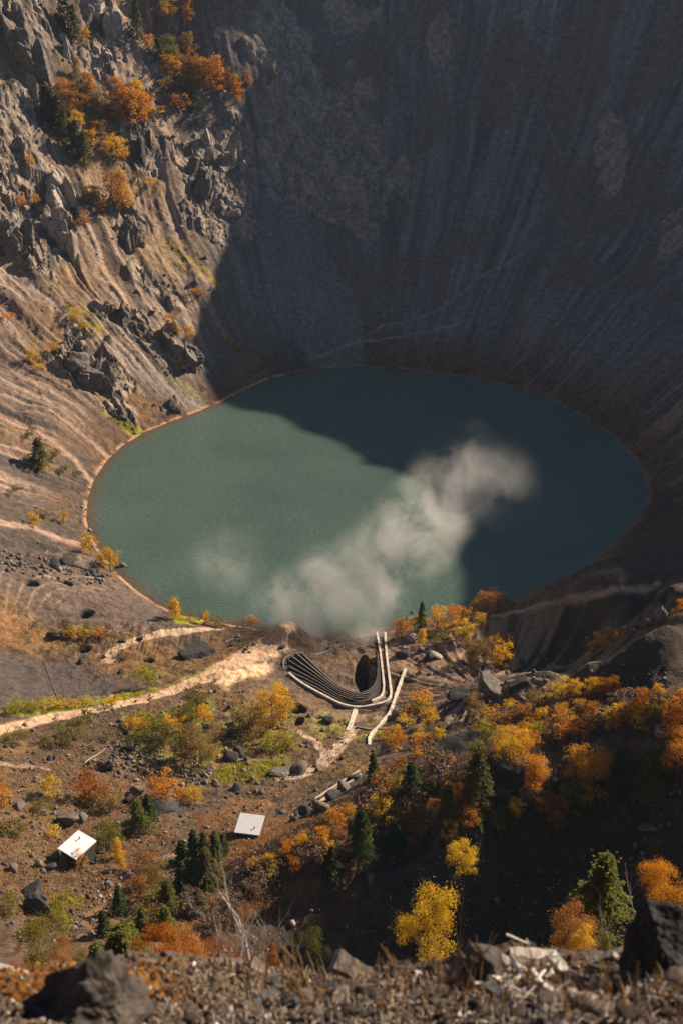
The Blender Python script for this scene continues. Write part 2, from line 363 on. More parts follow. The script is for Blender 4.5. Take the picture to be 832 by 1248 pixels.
# ------------------------------------------------------------------ helpers for objects
def tag(o, label=None, cat=None, group=None, kind=None):
    if label: o['label'] = label
    if cat: o['category'] = cat
    if group: o['group'] = group
    if kind: o['kind'] = kind
    return o
def mesh_obj(name, V, F, mat, parent=None, smooth=False, loc=None):
    me = bpy.data.meshes.new(name)
    if isinstance(V, np.ndarray) and isinstance(F, np.ndarray):
        n = F.shape[1]; me.vertices.add(len(V)); me.vertices.foreach_set('co', V.astype(np.float32).ravel())
        me.loops.add(F.size); me.loops.foreach_set('vertex_index', F.astype(np.int32).ravel())
        me.polygons.add(len(F)); me.polygons.foreach_set('loop_start', np.arange(len(F), dtype=np.int32) * n)
        me.polygons.foreach_set('loop_total', np.full(len(F), n, np.int32))
        me.update(calc_edges=True)
    else:
        me.from_pydata([tuple(v) for v in V], [], [tuple(f) for f in F]); me.update()
    if smooth: me.polygons.foreach_set('use_smooth', [True] * len(me.polygons))
    if mat: me.materials.append(mat)
    o = bpy.data.objects.new(name, me); COL.objects.link(o)
    if parent: o.parent = parent
    if loc is not None: o.location = loc
    return o
def empty(name, loc, rz=0.0, s=1.0):
    o = bpy.data.objects.new(name, None); COL.objects.link(o); o.location = loc; o.rotation_euler = (0, 0, rz)
    o.scale = (s, s, s) if np.isscalar(s) else s; o.empty_display_size = .5
    return o
def nmat(name):
    m = bpy.data.materials.new(name); m.use_nodes = True; t = m.node_tree
    return m, t, t.nodes, t.links, t.nodes["Principled BSDF"]
def noise_node(N, L, scale, detail=4, coord='Object', rough=.6, out='Fac'):
    tc = N.new("ShaderNodeTexCoord"); n = N.new("ShaderNodeTexNoise"); n.inputs['Scale'].default_value = scale
    n.inputs['Detail'].default_value = detail; n.inputs['Roughness'].default_value = rough
    L.new(tc.outputs[coord], n.inputs['Vector']); return n.outputs[out]
def ramp(N, L, src, stops):
    r = N.new("ShaderNodeValToRGB"); L.new(src, r.inputs[0]); e = r.color_ramp.elements
    while len(e) < len(stops): e.new(.5)
    for k, (p, c) in enumerate(stops): e[k].position = p; e[k].color = (*c, 1)
    return r.outputs[0]
def mixc(N, L, a, b, fac, mode='MIX'):
    m = N.new("ShaderNodeMix"); m.data_type = 'RGBA'; m.blend_type = mode
    if isinstance(fac, (int, float)): m.inputs[0].default_value = fac
    else: L.new(fac, m.inputs[0])
    for i, s in ((6, a), (7, b)):
        if isinstance(s, tuple): m.inputs[i].default_value = (*s, 1)
        else: L.new(s, m.inputs[i])
    return m.outputs[2]
def bump(N, L, h, dist, strength=1.0, norm=None):
    b = N.new("ShaderNodeBump"); b.inputs['Distance'].default_value = dist; b.inputs['Strength'].default_value = strength
    L.new(h, b.inputs['Height'])
    if norm is not None: L.new(norm, b.inputs['Normal'])
    return b.outputs[0]
def ground_mat(name, s1, s2, bd):
    m, t, N, L, P = nmat(name)
    a = N.new("ShaderNodeAttribute"); a.attribute_name = "albedo"
    n1 = noise_node(N, L, s1, 6); n2 = noise_node(N, L, s2, 5)
    c1 = ramp(N, L, n1, [(.25, (.55, .55, .56)), (.75, (1.5, 1.47, 1.42))])
    c2 = ramp(N, L, n2, [(.3, (.7, .7, .7)), (.7, (1.3, 1.3, 1.3))])
    c = mixc(N, L, mixc(N, L, a.outputs['Color'], c1, 1.0, 'MULTIPLY'), c2, 1.0, 'MULTIPLY')
    L.new(c, P.inputs['Base Color']); P.inputs['Roughness'].default_value = .95; P.inputs['Specular IOR Level'].default_value = .15
    L.new(bump(N, L, n2, bd * .5, .8, bump(N, L, n1, bd, .8)), P.inputs['Normal'])
    return m
M_ground = ground_mat('ground', .5, 2.2, .7)
M_lip = ground_mat('lip', 6, 40, .03)
def rock_mat(name, a, b, s=1.0, spec=.3):
    m, t, N, L, P = nmat(name)
    n1 = noise_node(N, L, .5 * s, 6); n2 = noise_node(N, L, 3.2 * s, 5)
    c = ramp(N, L, n1, [(.3, a), (.7, b)])
    c = mixc(N, L, c, ramp(N, L, n2, [(.3, (.6, .6, .6)), (.7, (1.35, 1.35, 1.35))]), 1.0, 'MULTIPLY')
    L.new(c, P.inputs['Base Color']); P.inputs['Roughness'].default_value = .85; P.inputs['Specular IOR Level'].default_value = spec
    L.new(bump(N, L, n2, .12 / s, .9, bump(N, L, n1, .4 / s, .8)), P.inputs['Normal'])
    return m
M_rock_pale = rock_mat('rock_pale', (.20, .165, .14), (.40, .34, .29))
M_rock_grey = rock_mat('rock_grey', (.065, .056, .050), (.20, .165, .14))
M_rock_dark = rock_mat('rock_dark', (.022, .021, .022), (.07, .064, .060))
M_stone_near = rock_mat('stone_near', (.10, .08, .065), (.27, .22, .18), 9)
M_stone_near_dark = rock_mat('stone_near_dark', (.028, .023, .02), (.10, .08, .068), 7)
M_stone_pale = rock_mat('stone_pale', (.42, .38, .35), (.70, .66, .62), 12)
M_slate = rock_mat('slate', (.03, .035, .05), (.07, .08, .10), 9, .5)
def plain(name, col, rough=.8, s=8, var=.25, spec=.3, metal=0):
    m, t, N, L, P = nmat(name)
    n = noise_node(N, L, s, 5)
    c = ramp(N, L, n, [(.3, tuple(x * (1 - var) for x in col)), (.7, tuple(x * (1 + var) for x in col))])
    L.new(c, P.inputs['Base Color']); P.inputs['Roughness'].default_value = rough; P.inputs['Specular IOR Level'].default_value = spec
    P.inputs['Metallic'].default_value = metal
    return m
M_bark = plain('bark', (.09, .065, .05), .9, 12); M_dead = plain('dead_wood', (.36, .31, .27), .85, 20); M_straw = plain('straw', (.36, .22, .09), .8, 30)
M_white = plain('weathered_concrete', (.50, .44, .37), .85, 1.1, .4); M_roof = plain('pale_sheet_roof', (.50, .49, .52), .55, 1.2, .08, .4)
M_roof_w = plain('white_sheet_roof', (.78, .80, .86), .5, 1.0, .06, .4); M_wallw = plain('dark_plank_wall', (.05, .045, .045), .9, 3)
M_liner = plain('dark_liner', (.022, .022, .026), .55, 2, .4); M_edge = plain('terrace_edge', (.20, .16, .13), .85, 2, .4)
M_wood = plain('grey_wood', (.45, .38, .32), .8, 18)
def leaf_mat(name, col, var=.28, trans=.45):
    m, t, N, L, P = nmat(name); N.remove(P); out = N["Material Output"]
    g = N.new("ShaderNodeNewGeometry"); tone = N.new("ShaderNodeAttribute"); tone.attribute_name = "tone"
    oi = N.new("ShaderNodeObjectInfo")
    ad = N.new("ShaderNodeMath"); ad.operation = 'MULTIPLY_ADD'; L.new(oi.outputs['Random'], ad.inputs[0]); ad.inputs[1].default_value = .35; L.new(tone.outputs['Fac'], ad.inputs[2])
    sb = N.new("ShaderNodeMath"); sb.operation = 'SUBTRACT'; L.new(ad.outputs[0], sb.inputs[0]); sb.inputs[1].default_value = .17
    lo = (col[0] * (1 - var), col[1] * (1 - var * 1.4), col[2] * (1 - var)); hi = (min(.9, col[0] * (1 + var * .6)), col[1] * (1 + var * .9), col[2] * (1 + var))
    c = ramp(N, L, sb.outputs[0], [(.1, lo), (.9, hi)])
    d = N.new("ShaderNodeBsdfDiffuse"); tr = N.new("ShaderNodeBsdfTranslucent"); mx = N.new("ShaderNodeMixShader"); mx.inputs[0].default_value = trans
    L.new(c, d.inputs[0]); L.new(c, tr.inputs[0]); L.new(d.outputs[0], mx.inputs[1]); L.new(tr.outputs[0], mx.inputs[2]); L.new(mx.outputs[0], out.inputs[0])
    return m
LEAF = {'orange': leaf_mat('leaf_orange', (.62, .27, .03)), 'gold': leaf_mat('leaf_gold', (.70, .40, .03)), 'yellow': leaf_mat('leaf_yellow', (.66, .43, .035)),
 'olive': leaf_mat('leaf_olive', (.20, .18, .035)), 'rust': leaf_mat('leaf_rust', (.36, .17, .05)), 'lime': leaf_mat('leaf_lime', (.38, .34, .03)), 'tan': leaf_mat('leaf_tan', (.30, .21, .07)),
 'red': leaf_mat('leaf_red', (.40, .13, .02), .5), 'twig': leaf_mat('leaf_twig', (.17, .115, .08), .3, .15), 'fir': leaf_mat('leaf_fir', (.055, .075, .022), .4, .25), 'olivefir': leaf_mat('leaf_olivefir', (.12, .12, .03), .35, .25)}

# ------------------------------------------------------------------ ground: one polar sheet of vertices, cut into its surfaces
def spaced(segs):
    o = [segs[0][0]]
    for a, b, st in segs:
        n = max(1, int(round((b - a) / st))); o += list(np.linspace(a, b, n + 1)[1:])
    return np.array(o)
Q_ = 1.0
rows = spaced([(1.2, 2.4, .1), (2.4, 6.6, .028 * Q_), (6.6, 9, .12), (9, 110, 1.4), (110, 150, .9 * Q_), (150, 345, .5 * Q_), (345, 380, .8 * Q_), (380, 690, .5 * Q_), (690, 720, 1.5), (720, 990, 15)])
azd = spaced([(-88, -30, 2.0), (-30, -23, .5), (-23, -17, .12 * Q_), (-17, 17, .055 * Q_), (17, 23, .12 * Q_), (23, 34, .5), (34, 88, 2.0)])
AZ = np.radians(90 - azd)
RR_, AA_ = np.meshgrid(rows, AZ, indexing='ij')
TX = RR_ * np.cos(AA_); TY = RR_ * np.sin(AA_)
TZ, MK = Hfull(TX, TY, True)
tx, ty = TX.ravel(), TY.ravel()
slope = None
Zg = TZ.reshape(TX.shape)
def mixm(c, col, m): return c * (1 - m[:, None]) + np.array(col) * m[:, None]
n_big = fbm(tx * .05, ty * .05, 101, 4); n_mid = fbm(tx * .3, ty * .3, 102, 4)
c = np.tile(np.array([[.105, .064, .042]]), (len(tx), 1))
c = mixm(c, (.165, .095, .045), sst(.45, .62, n_big))
c = mixm(c, (.085, .066, .056), sst(.5, .7, fbm(tx * .04, ty * .04, 103, 4)))
c = mixm(c, (.045, .034, .028), sst(.54, .66, fbm(tx * .6, ty * .6, 123, 4)) * .75)
w = MK['wall']
stk = fbm((MK['arc'] + MK['wob']) * .55, MK['rr'] * .018, 104, 4); stk2 = vn((MK['arc'] + MK['wob'] * .8) * 2.6, MK['rr'] * .05, 105)
cw = np.tile(np.array([[.150, .104, .082]]), (len(tx), 1))
cw = mixm(cw, (.27, .195, .15), sst(.5, .66, stk)); cw = mixm(cw, (.095, .075, .067), sst(.5, .34, stk))
cw = mixm(cw, (.20, .125, .055), sst(.54, .68, fbm(tx * .035 + 9, ty * .035, 106, 4)) * .45)
cw = cw * (.8 + .4 * stk2[:, None])
cfar = np.tile(np.array([[.135, .126, .128]]), (len(tx), 1)) * (.35 + 1.3 * stk[:, None]) * (.8 + .4 * stk2[:, None])
cfar = mixm(cfar, (.130, .098, .088), sst(.42, .64, n_big) * .75)
cw = cw * (1 - MK['farw'][:, None]) + cfar * MK['farw'][:, None]
c = c * (1 - w[:, None]) + cw * w[:, None]
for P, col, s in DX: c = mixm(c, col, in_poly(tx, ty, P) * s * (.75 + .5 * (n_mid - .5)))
for P, col in UX: c = mixm(c, col, in_poly(tx, ty, P, 4) * sst(.35, .6, n_mid) * .9)
for P, col in GX_: c = mixm(c, col, in_poly(tx, ty, P) * sst(.36, .5, fbm(tx * .4, ty * .4, 108, 3)) * .95)
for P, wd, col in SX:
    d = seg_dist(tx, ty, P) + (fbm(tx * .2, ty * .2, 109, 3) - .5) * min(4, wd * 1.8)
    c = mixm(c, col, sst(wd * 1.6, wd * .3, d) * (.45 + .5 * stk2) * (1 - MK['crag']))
for P, col, s in LX: c = mixm(c, col, in_poly(tx, ty, P) * s * sst(.3, .55, n_mid))
# wheel-worn rings on the spoil shelf and furrows into the hollow
ring = np.abs(np.sin((np.hypot(tx - PT[0][0], (ty - PT[0][1]) * .9) + (n_big - .5) * 9) * .9)) ; shelf = in_poly(tx, ty, DX[1][0])
c = mixm(c, (.30, .22, .17), shelf * sst(.9, 1, ring) * sst(.4, .55, n_big) * .6)
fur = ridge(MK['bth'] * 9, MK['bd'] * .01, 61, 2)
c = mixm(c, (.25, .17, .12), MK['fm'] * sst(.6, .8, fur) * .8)
# rock
cg = MK['crag']; rk = fbm(tx * .8, ty * .8, 110, 4)
rc = np.tile(np.array([[.235, .185, .150]]), (len(tx), 1)) * (.5 + rk[:, None] * 1.1)
rc = mixm(rc, (.055, .048, .045), sst(.46, .6, fbm(tx * .25, ty * .25, 111, 4)) * (.8 - .5 * MK['farw']))
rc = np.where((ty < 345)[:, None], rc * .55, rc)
rc = np.where((MK['farw'] > .5)[:, None], rc * np.array([1.0, 1.05, 1.1]), rc)
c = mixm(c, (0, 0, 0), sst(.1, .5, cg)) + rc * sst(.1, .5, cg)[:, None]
for px, py, rx, ry, dp in PT: c = mixm(c, (.03, .027, .028), sst(1.1, .85, np.hypot((tx - px) / rx, (ty - py) / ry)))  # pit colour darkened to paint the shade inside
# grazed shore ring
sdv = MK['sd']
c = mixm(c, (.42, .25, .15), sst(1.9, .5, sdv) * sst(-1.5, .2, sdv) * np.where(tx < -25, .9, .25) * sst(.3, .5, n_mid))
c = mixm(c, (.16, .06, .03), sst(.3, -1, sdv) * (tx < 0) * .6)
# lip
c = np.where((ty < 30)[:, None], 0, c) + np.where((ty < 30)[:, None], np.array([[.10, .070, .052]]) * (.45 + 1.1 * fbm(tx * 8, ty * 8, 112, 4)[:, None]), 0)
cls = np.zeros(len(tx), int)                     # 0 valley, 1 crater wall, 2 foreground
cls[w > .5] = 1; cls[ty < 60] = 2
CLS_NAMES = ['valley_ground', 'crater_wall', 'near_slope']
ROADC = {'dirt_road': (.50, .33, .215), 'upper_track': (.44, .31, .22), 'left_track': (.30, .21, .16), 'winding_track': (.42, .30, .23), 'side_track': (.40, .29, .21), 'stony_path': (.24, .18, .145)}
for n_ in ROADS:
    rv = MK['roads'][n_]; m = sst(-.12, .22, rv) * (.75 + .4 * fbm(tx * .7, ty * .7, 115, 3))
    # wheel ruts stay paler than the strip between them
    c = mixm(c, ROADC[n_], np.clip(m, 0, 1))
    cls[rv > 0] = len(CLS_NAMES); CLS_NAMES.append(n_)
c = np.clip(c, .005, .9)
nr, ncol = TX.shape
idx = np.arange(nr * ncol).reshape(nr, ncol)
quads = np.stack([idx[:-1, 1:], idx[:-1, :-1], idx[1:, :-1], idx[1:, 1:]], -1).reshape(-1, 4)
quads = quads[:, ::-1]
fc = cls[quads[:, 0]]
keep = ~((sdv[quads[:, 0]] < -14))
VV = np.stack([tx, ty, TZ], -1)
TERR = {}
PLAIN = {'upper_track': 'dirt_track', 'left_track': 'dirt_track', 'winding_track': 'dirt_track', 'side_track': 'dirt_track', 'near_slope': 'rim_ground'}
for ci, nm_ in enumerate(CLS_NAMES):
    f = quads[(fc == ci) & keep]
    if not len(f): continue
    used, inv = np.unique(f, return_inverse=True)
    o = mesh_obj(PLAIN.get(nm_, nm_), VV[used], inv.reshape(-1, 4), M_lip if nm_ == 'near_slope' else M_ground, smooth=True)
    at = o.data.color_attributes.new("albedo", 'FLOAT_COLOR', 'POINT')
    at.data.foreach_set('color', np.c_[c[used], np.ones(len(used))].astype(np.float32).ravel())
    if nm_ == 'crater_wall': o.data.polygons.foreach_set('use_smooth', (MK['crag'][f[:, 0]] < .3))
    o['kind'] = 'structure'; TERR[nm_] = o

# fast ground lookup: bilinear on the very same polar sheet
def ground(x, y):
    x = np.asarray(x, float); y = np.asarray(y, float)
    r = np.hypot(x, y); a = 90 - np.degrees(np.arctan2(y, x))
    i = np.clip(np.searchsorted(rows, r) - 1, 0, nr - 2); j = np.clip(np.searchsorted(azd, a) - 1, 0, ncol - 2)
    tr = np.clip((r - rows[i]) / (rows[i + 1] - rows[i]), 0, 1); ta = np.clip((a - azd[j]) / (azd[j + 1] - azd[j]), 0, 1)
    return (Zg[i, j] * (1 - tr) + Zg[i + 1, j] * tr) * (1 - ta) + (Zg[i, j + 1] * (1 - tr) + Zg[i + 1, j + 1] * tr) * ta
def spot(u, v):
    """where the ray of a photo pixel meets the built ground (Nx3), and metres per pixel there"""
    m = march(u, v, lambda x, y: np.maximum(ground(x, y), -.05))
    zc = m[:, 1] * CP - (m[:, 2] - CAM_H) * SP
    return m, zc / F_PX

# ------------------------------------------------------------------ lake
m, t, N, L, P = nmat('lake_water')
a = N.new("ShaderNodeAttribute"); a.attribute_name = "albedo"
n1 = noise_node(N, L, .03, 4)
L.new(mixc(N, L, a.outputs['Color'], ramp(N, L, n1, [(.3, (.85, .87, .87)), (.7, (1.15, 1.12, 1.12))]), 1.0, 'MULTIPLY'), P.inputs['Base Color'])
P.inputs['Roughness'].default_value = .18; P.inputs['IOR'].default_value = 1.33; P.inputs['Specular IOR Level'].default_value = .5
tc = N.new("ShaderNodeTexCoord"); mp = N.new("ShaderNodeMapping"); mp.inputs['Scale'].default_value = (.5, 1.1, 1); L.new(tc.outputs['Object'], mp.inputs[0])
nw = N.new("ShaderNodeTexNoise"); nw.inputs['Scale'].default_value = 1.0; nw.inputs['Detail'].default_value = 5; L.new(mp.outputs[0], nw.inputs['Vector'])
L.new(bump(N, L, nw.outputs['Fac'], .6, .8), P.inputs['Normal'])
M_water = m
wx = np.arange(-112, 118, 1.5); wy = np.arange(285, 528, 1.5); WX, WY = np.meshgrid(wx, wy)
sdw = bic(sdg, WX.ravel(), WY.ravel())
wi = np.arange(WX.size).reshape(WX.shape)
wq = np.stack([wi[:-1, :-1], wi[:-1, 1:], wi[1:, 1:], wi[1:, :-1]], -1).reshape(-1, 4); wq = wq[sdw[wq].min(1) < 2.5]
used, inv = np.unique(wq, return_inverse=True)
wc = np.tile(np.array([[.060, .098, .082]]), (WX.size, 1))
wc = mixm(wc, (.10, .060, .035), sst(-5, -.5, sdw) * (WX.ravel() < 30) * .8)
lake = mesh_obj('water', np.c_[WX.ravel(), WY.ravel(), np.zeros(WX.size)][used], inv.reshape(-1, 4), M_water, smooth=True)
at = lake.data.color_attributes.new("albedo", 'FLOAT_COLOR', 'POINT'); at.data.foreach_set('color', np.c_[wc[used], np.ones(len(used))].astype(np.float32).ravel())
lake['kind'] = 'structure'
# ------------------------------------------------------------------ plants
def set_tone(me, tone):
    a = me.attributes.new("tone", 'FLOAT', 'POINT'); a.data.foreach_set('value', np.asarray(tone, np.float32))
def leaf_quads(C, Nn, size, rg):
    """C centres, Nn facing directions, size per leaf: rhombic leaves"""
    n = len(C); t = rg.normal(size=(n, 3)); Nn = Nn / (np.linalg.norm(Nn, axis=1, keepdims=True) + 1e-9)
    a = np.cross(Nn, t); a /= np.linalg.norm(a, axis=1, keepdims=True) + 1e-9; b = np.cross(Nn, a)
    s = size[:, None] * .5
    V = np.stack([C - a * s, C - b * s * .75 + Nn * s * .2, C + a * s, C + b * s * .75 + Nn * s * .2], 1).reshape(-1, 3)
    return V, np.arange(4 * n).reshape(n, 4)
def crown_data(kind, n, leaf, seed):
    rg = np.random.default_rng(seed); C = []; D = []; T = []
    if kind in ('broad', 'shrub', 'column'):
        K = {'broad': 42, 'shrub': 16, 'column': 26}[kind]; cl = []
        for k in range(K):
            if kind == 'broad':
                h = rg.uniform(.20, .93); r = .40 * math.sqrt(max(.05, 1 - ((h - .5) / .52) ** 2)) * rg.uniform(.25, 1.0)
            elif kind == 'column':
                h = rg.uniform(.14, .95); r = .26 * (1 - h) ** .55 * rg.uniform(.2, 1.05)
            else:
                h = rg.uniform(.18, .8); r = .62 * math.sqrt(max(.05, 1 - h ** 2)) * rg.uniform(.2, 1)
            a = rg.uniform(0, 6.283); R0 = {'broad': rg.uniform(.05, .15), 'shrub': rg.uniform(.12, .26), 'column': rg.uniform(.06, .12)}[kind]
            cl.append((r * math.cos(a), r * math.sin(a), h, R0, rg.uniform(.1, .9)))
        w = np.array([q[3] ** 2 for q in cl]); w /= w.sum(); pick = rg.choice(K, n, p=w); cl = np.array(cl)
        d = rg.normal(size=(n, 3)); d /= np.linalg.norm(d, axis=1, keepdims=True)
        d[:, 2] = np.where(d[:, 2] < -.5, -d[:, 2], d[:, 2])
        rr = cl[pick, 3] * rg.uniform(.3, 1.25, n) ** .7
        C = cl[pick, :3] + d * rr[:, None] * np.array([1, 1, .85]); D = d + rg.normal(size=(n, 3)) * .7
        T = np.clip(cl[pick, 4] * .55 + rg.uniform(0, .45, n), 0, 1)
        # loose sprays that break the outline
        k = n // 9; out = rg.integers(0, n, k); C[out] += d[out] * rg.uniform(.02, .09, (k, 1))
    elif kind == 'fir':
        br = 16 * 9; cnt = max(3, n // br)
        for L_ in range(16):
            h = .08 + .9 * (L_ / 16) ** .92; R0 = .27 * (1 - h) ** .85 + .012
            for b in range(9):
                a = rg.uniform(0, 6.283); rl = R0 * rg.uniform(.6, 1.12); hh = h + rg.uniform(-.025, .025); tn = rg.uniform(.15, .7)
                s = rg.uniform(.08, 1, cnt) ** .7; lat = rg.normal(size=cnt) * .035 * (1.2 - s)
                x = (rl * s) * math.cos(a) - lat * math.sin(a); y = (rl * s) * math.sin(a) + lat * math.cos(a)
                z = hh - rl * .45 * s ** 1.3 + rg.normal(size=cnt) * .008
                C.append(np.stack([x, y, z], 1)); D.append(np.stack([rg.normal(size=cnt) * .5, rg.normal(size=cnt) * .5, np.ones(cnt)], 1)); T.append(np.clip(tn + rg.uniform(-.15, .3, cnt), 0, 1))
        C = np.concatenate(C); D = np.concatenate(D); T = np.concatenate(T)
        n2 = 40; C = np.concatenate([C, np.stack([rg.normal(size=n2) * .004, rg.normal(size=n2) * .004, rg.uniform(.9, 1.0, n2)], 1)]); D = np.concatenate([D, rg.normal(size=(n2, 3))]); T = np.concatenate([T, rg.uniform(.2, .8, n2)])
    sz = leaf * rg.uniform(.6, 1.4, len(C))
    V, F = leaf_quads(C, D, sz, rg)
    return V, F, np.repeat(T, 4)
def tube_data(pts, rad, sides=6):
    V = []; F = []; pts = [Vector(p) for p in pts]
    for i, p in enumerate(pts):
        d = (pts[min(i + 1, len(pts) - 1)] - pts[max(i - 1, 0)]).normalized(); q = d.to_track_quat('Z', 'Y')
        for k in range(sides):
            a = 6.28318 * k / sides; V.append(tuple(p + q @ Vector((math.cos(a) * rad[i], math.sin(a) * rad[i], 0))))
    for i in range(len(pts) - 1):
        for k in range(sides):
            a, b = i * sides + k, i * sides + (k + 1) % sides; F.append((a, b, b + sides, a + sides))
    F.append(tuple(range(sides))[::-1]); F.append(tuple(range((len(pts) - 1) * sides, len(pts) * sides)))
    return V, F
def join(parts):
    V = []; F = []
    for v, f in parts:
        o = len(V); V += list(v); F += [tuple(i + o for i in g) for g in f]
    return V, F
def trunk_data(kind, seed):
    rg = random.Random(seed); parts = []
    if kind == 'fir': return tube_data([(0, 0, -.06), (0, 0, .5), (0, 0, .96)], [.02, .012, .003])
    top = .85 if kind != 'shrub' else .5
    n = 1 if kind != 'shrub' else 4
    for s in range(n):
        dx, dy = rg.uniform(-.06, .06), rg.uniform(-.06, .06)
        if kind == 'shrub': dx, dy = rg.uniform(-.4, .4), rg.uniform(-.4, .4)
        r0 = .022 if kind != 'shrub' else .018
        parts.append(tube_data([(0, 0, -.08), (dx * .4, dy * .4, top * .4), (dx, dy, top)], [r0, r0 * .7, r0 * .2]))
        for k in range(7 if n == 1 else 2):
            h = rg.uniform(.25, .75) * top; a = rg.uniform(0, 6.28); L = (.3 if kind == 'broad' else .17) * (1.1 - h)
            parts.append(tube_data([(dx * h, dy * h, h), (dx * h + math.cos(a) * L * .5, dy * h + math.sin(a) * L * .5, h + L * .35), (dx * h + math.cos(a) * L, dy * h + math.sin(a) * L, h + L * .6)], [r0 * .5, r0 * .3, r0 * .1], 5))
    return join(parts)
LOD = {0: (420, .075), 1: (1700, .042), 2: (6500, .022), 3: (9000, .0165)}
CM = {}
def crown_mesh(kind, lod, var):
    k = (kind, lod, var)
    if k not in CM:
        n, lf = LOD[lod]
        if kind == 'fir': n = int(n * 1.5); lf *= .85
        if kind == 'shrub': lf *= 1.3; n = int(n * .8)
        if kind == 'column': lf *= .8
        V, F, T = crown_data(kind, n, lf, hash(k[1:]) % 999 + len(kind) * 131 + var * 7)
        me = bpy.data.meshes.new('crown'); n_ = len(F); me.vertices.add(len(V)); me.vertices.foreach_set('co', V.astype(np.float32).ravel())
        me.loops.add(F.size); me.loops.foreach_set('vertex_index', F.astype(np.int32).ravel()); me.polygons.add(n_)
        me.polygons.foreach_set('loop_start', np.arange(n_, dtype=np.int32) * 4); me.polygons.foreach_set('loop_total', np.full(n_, 4, np.int32)); me.update(calc_edges=True)
        set_tone(me, T); me.materials.append(LEAF['orange'])
        tv, tf = trunk_data(kind, var * 13 + 5); tm = bpy.data.meshes.new('trunk'); tm.from_pydata([tuple(v) for v in tv], [], tf); tm.materials.append(M_bark)
        CM[k] = (me, tm)
    return CM[k]
NAMES = {('broad',): 'autumn_tree', ('column',): 'larch_tree', ('fir',): 'conifer_tree', ('shrub',): 'bush'}
rnd = random.Random(11)
def put_tree(loc, H, kind, colour, wf, lod, label, group=None, cat=None):
    me, tm = crown_mesh(kind, lod, rnd.randrange(4))
    if lod == 0 and kind == 'shrub':
        o = bpy.data.objects.new('bush', me); COL.objects.link(o); root = o; cr_ = o
        o.location = loc; o.rotation_euler = (0, 0, rnd.uniform(0, 6.28)); o.scale = (H * wf, H * wf, H)
    else:
        root = empty(NAMES[(kind,)], loc, rnd.uniform(0, 6.28), (H * wf, H * wf, H))
        cr_ = bpy.data.objects.new('crown', me); COL.objects.link(cr_); cr_.parent = root
        t_ = bpy.data.objects.new('trunk' if kind != 'shrub' else 'stems', tm); COL.objects.link(t_); t_.parent = root
    if kind == 'fir': root.scale[0] *= 1.3; root.scale[1] *= 1.3
    cr_.material_slots[0].link = 'OBJECT'; cr_.material_slots[0].material = LEAF[colour]
    tag(root, label, cat or {'shrub': 'bush', 'fir': 'conifer'}.get(kind, 'tree'), group)
    return root
K_ = {'b': 'broad', 'c': 'column', 'f': 'fir', 's': 'shrub'}
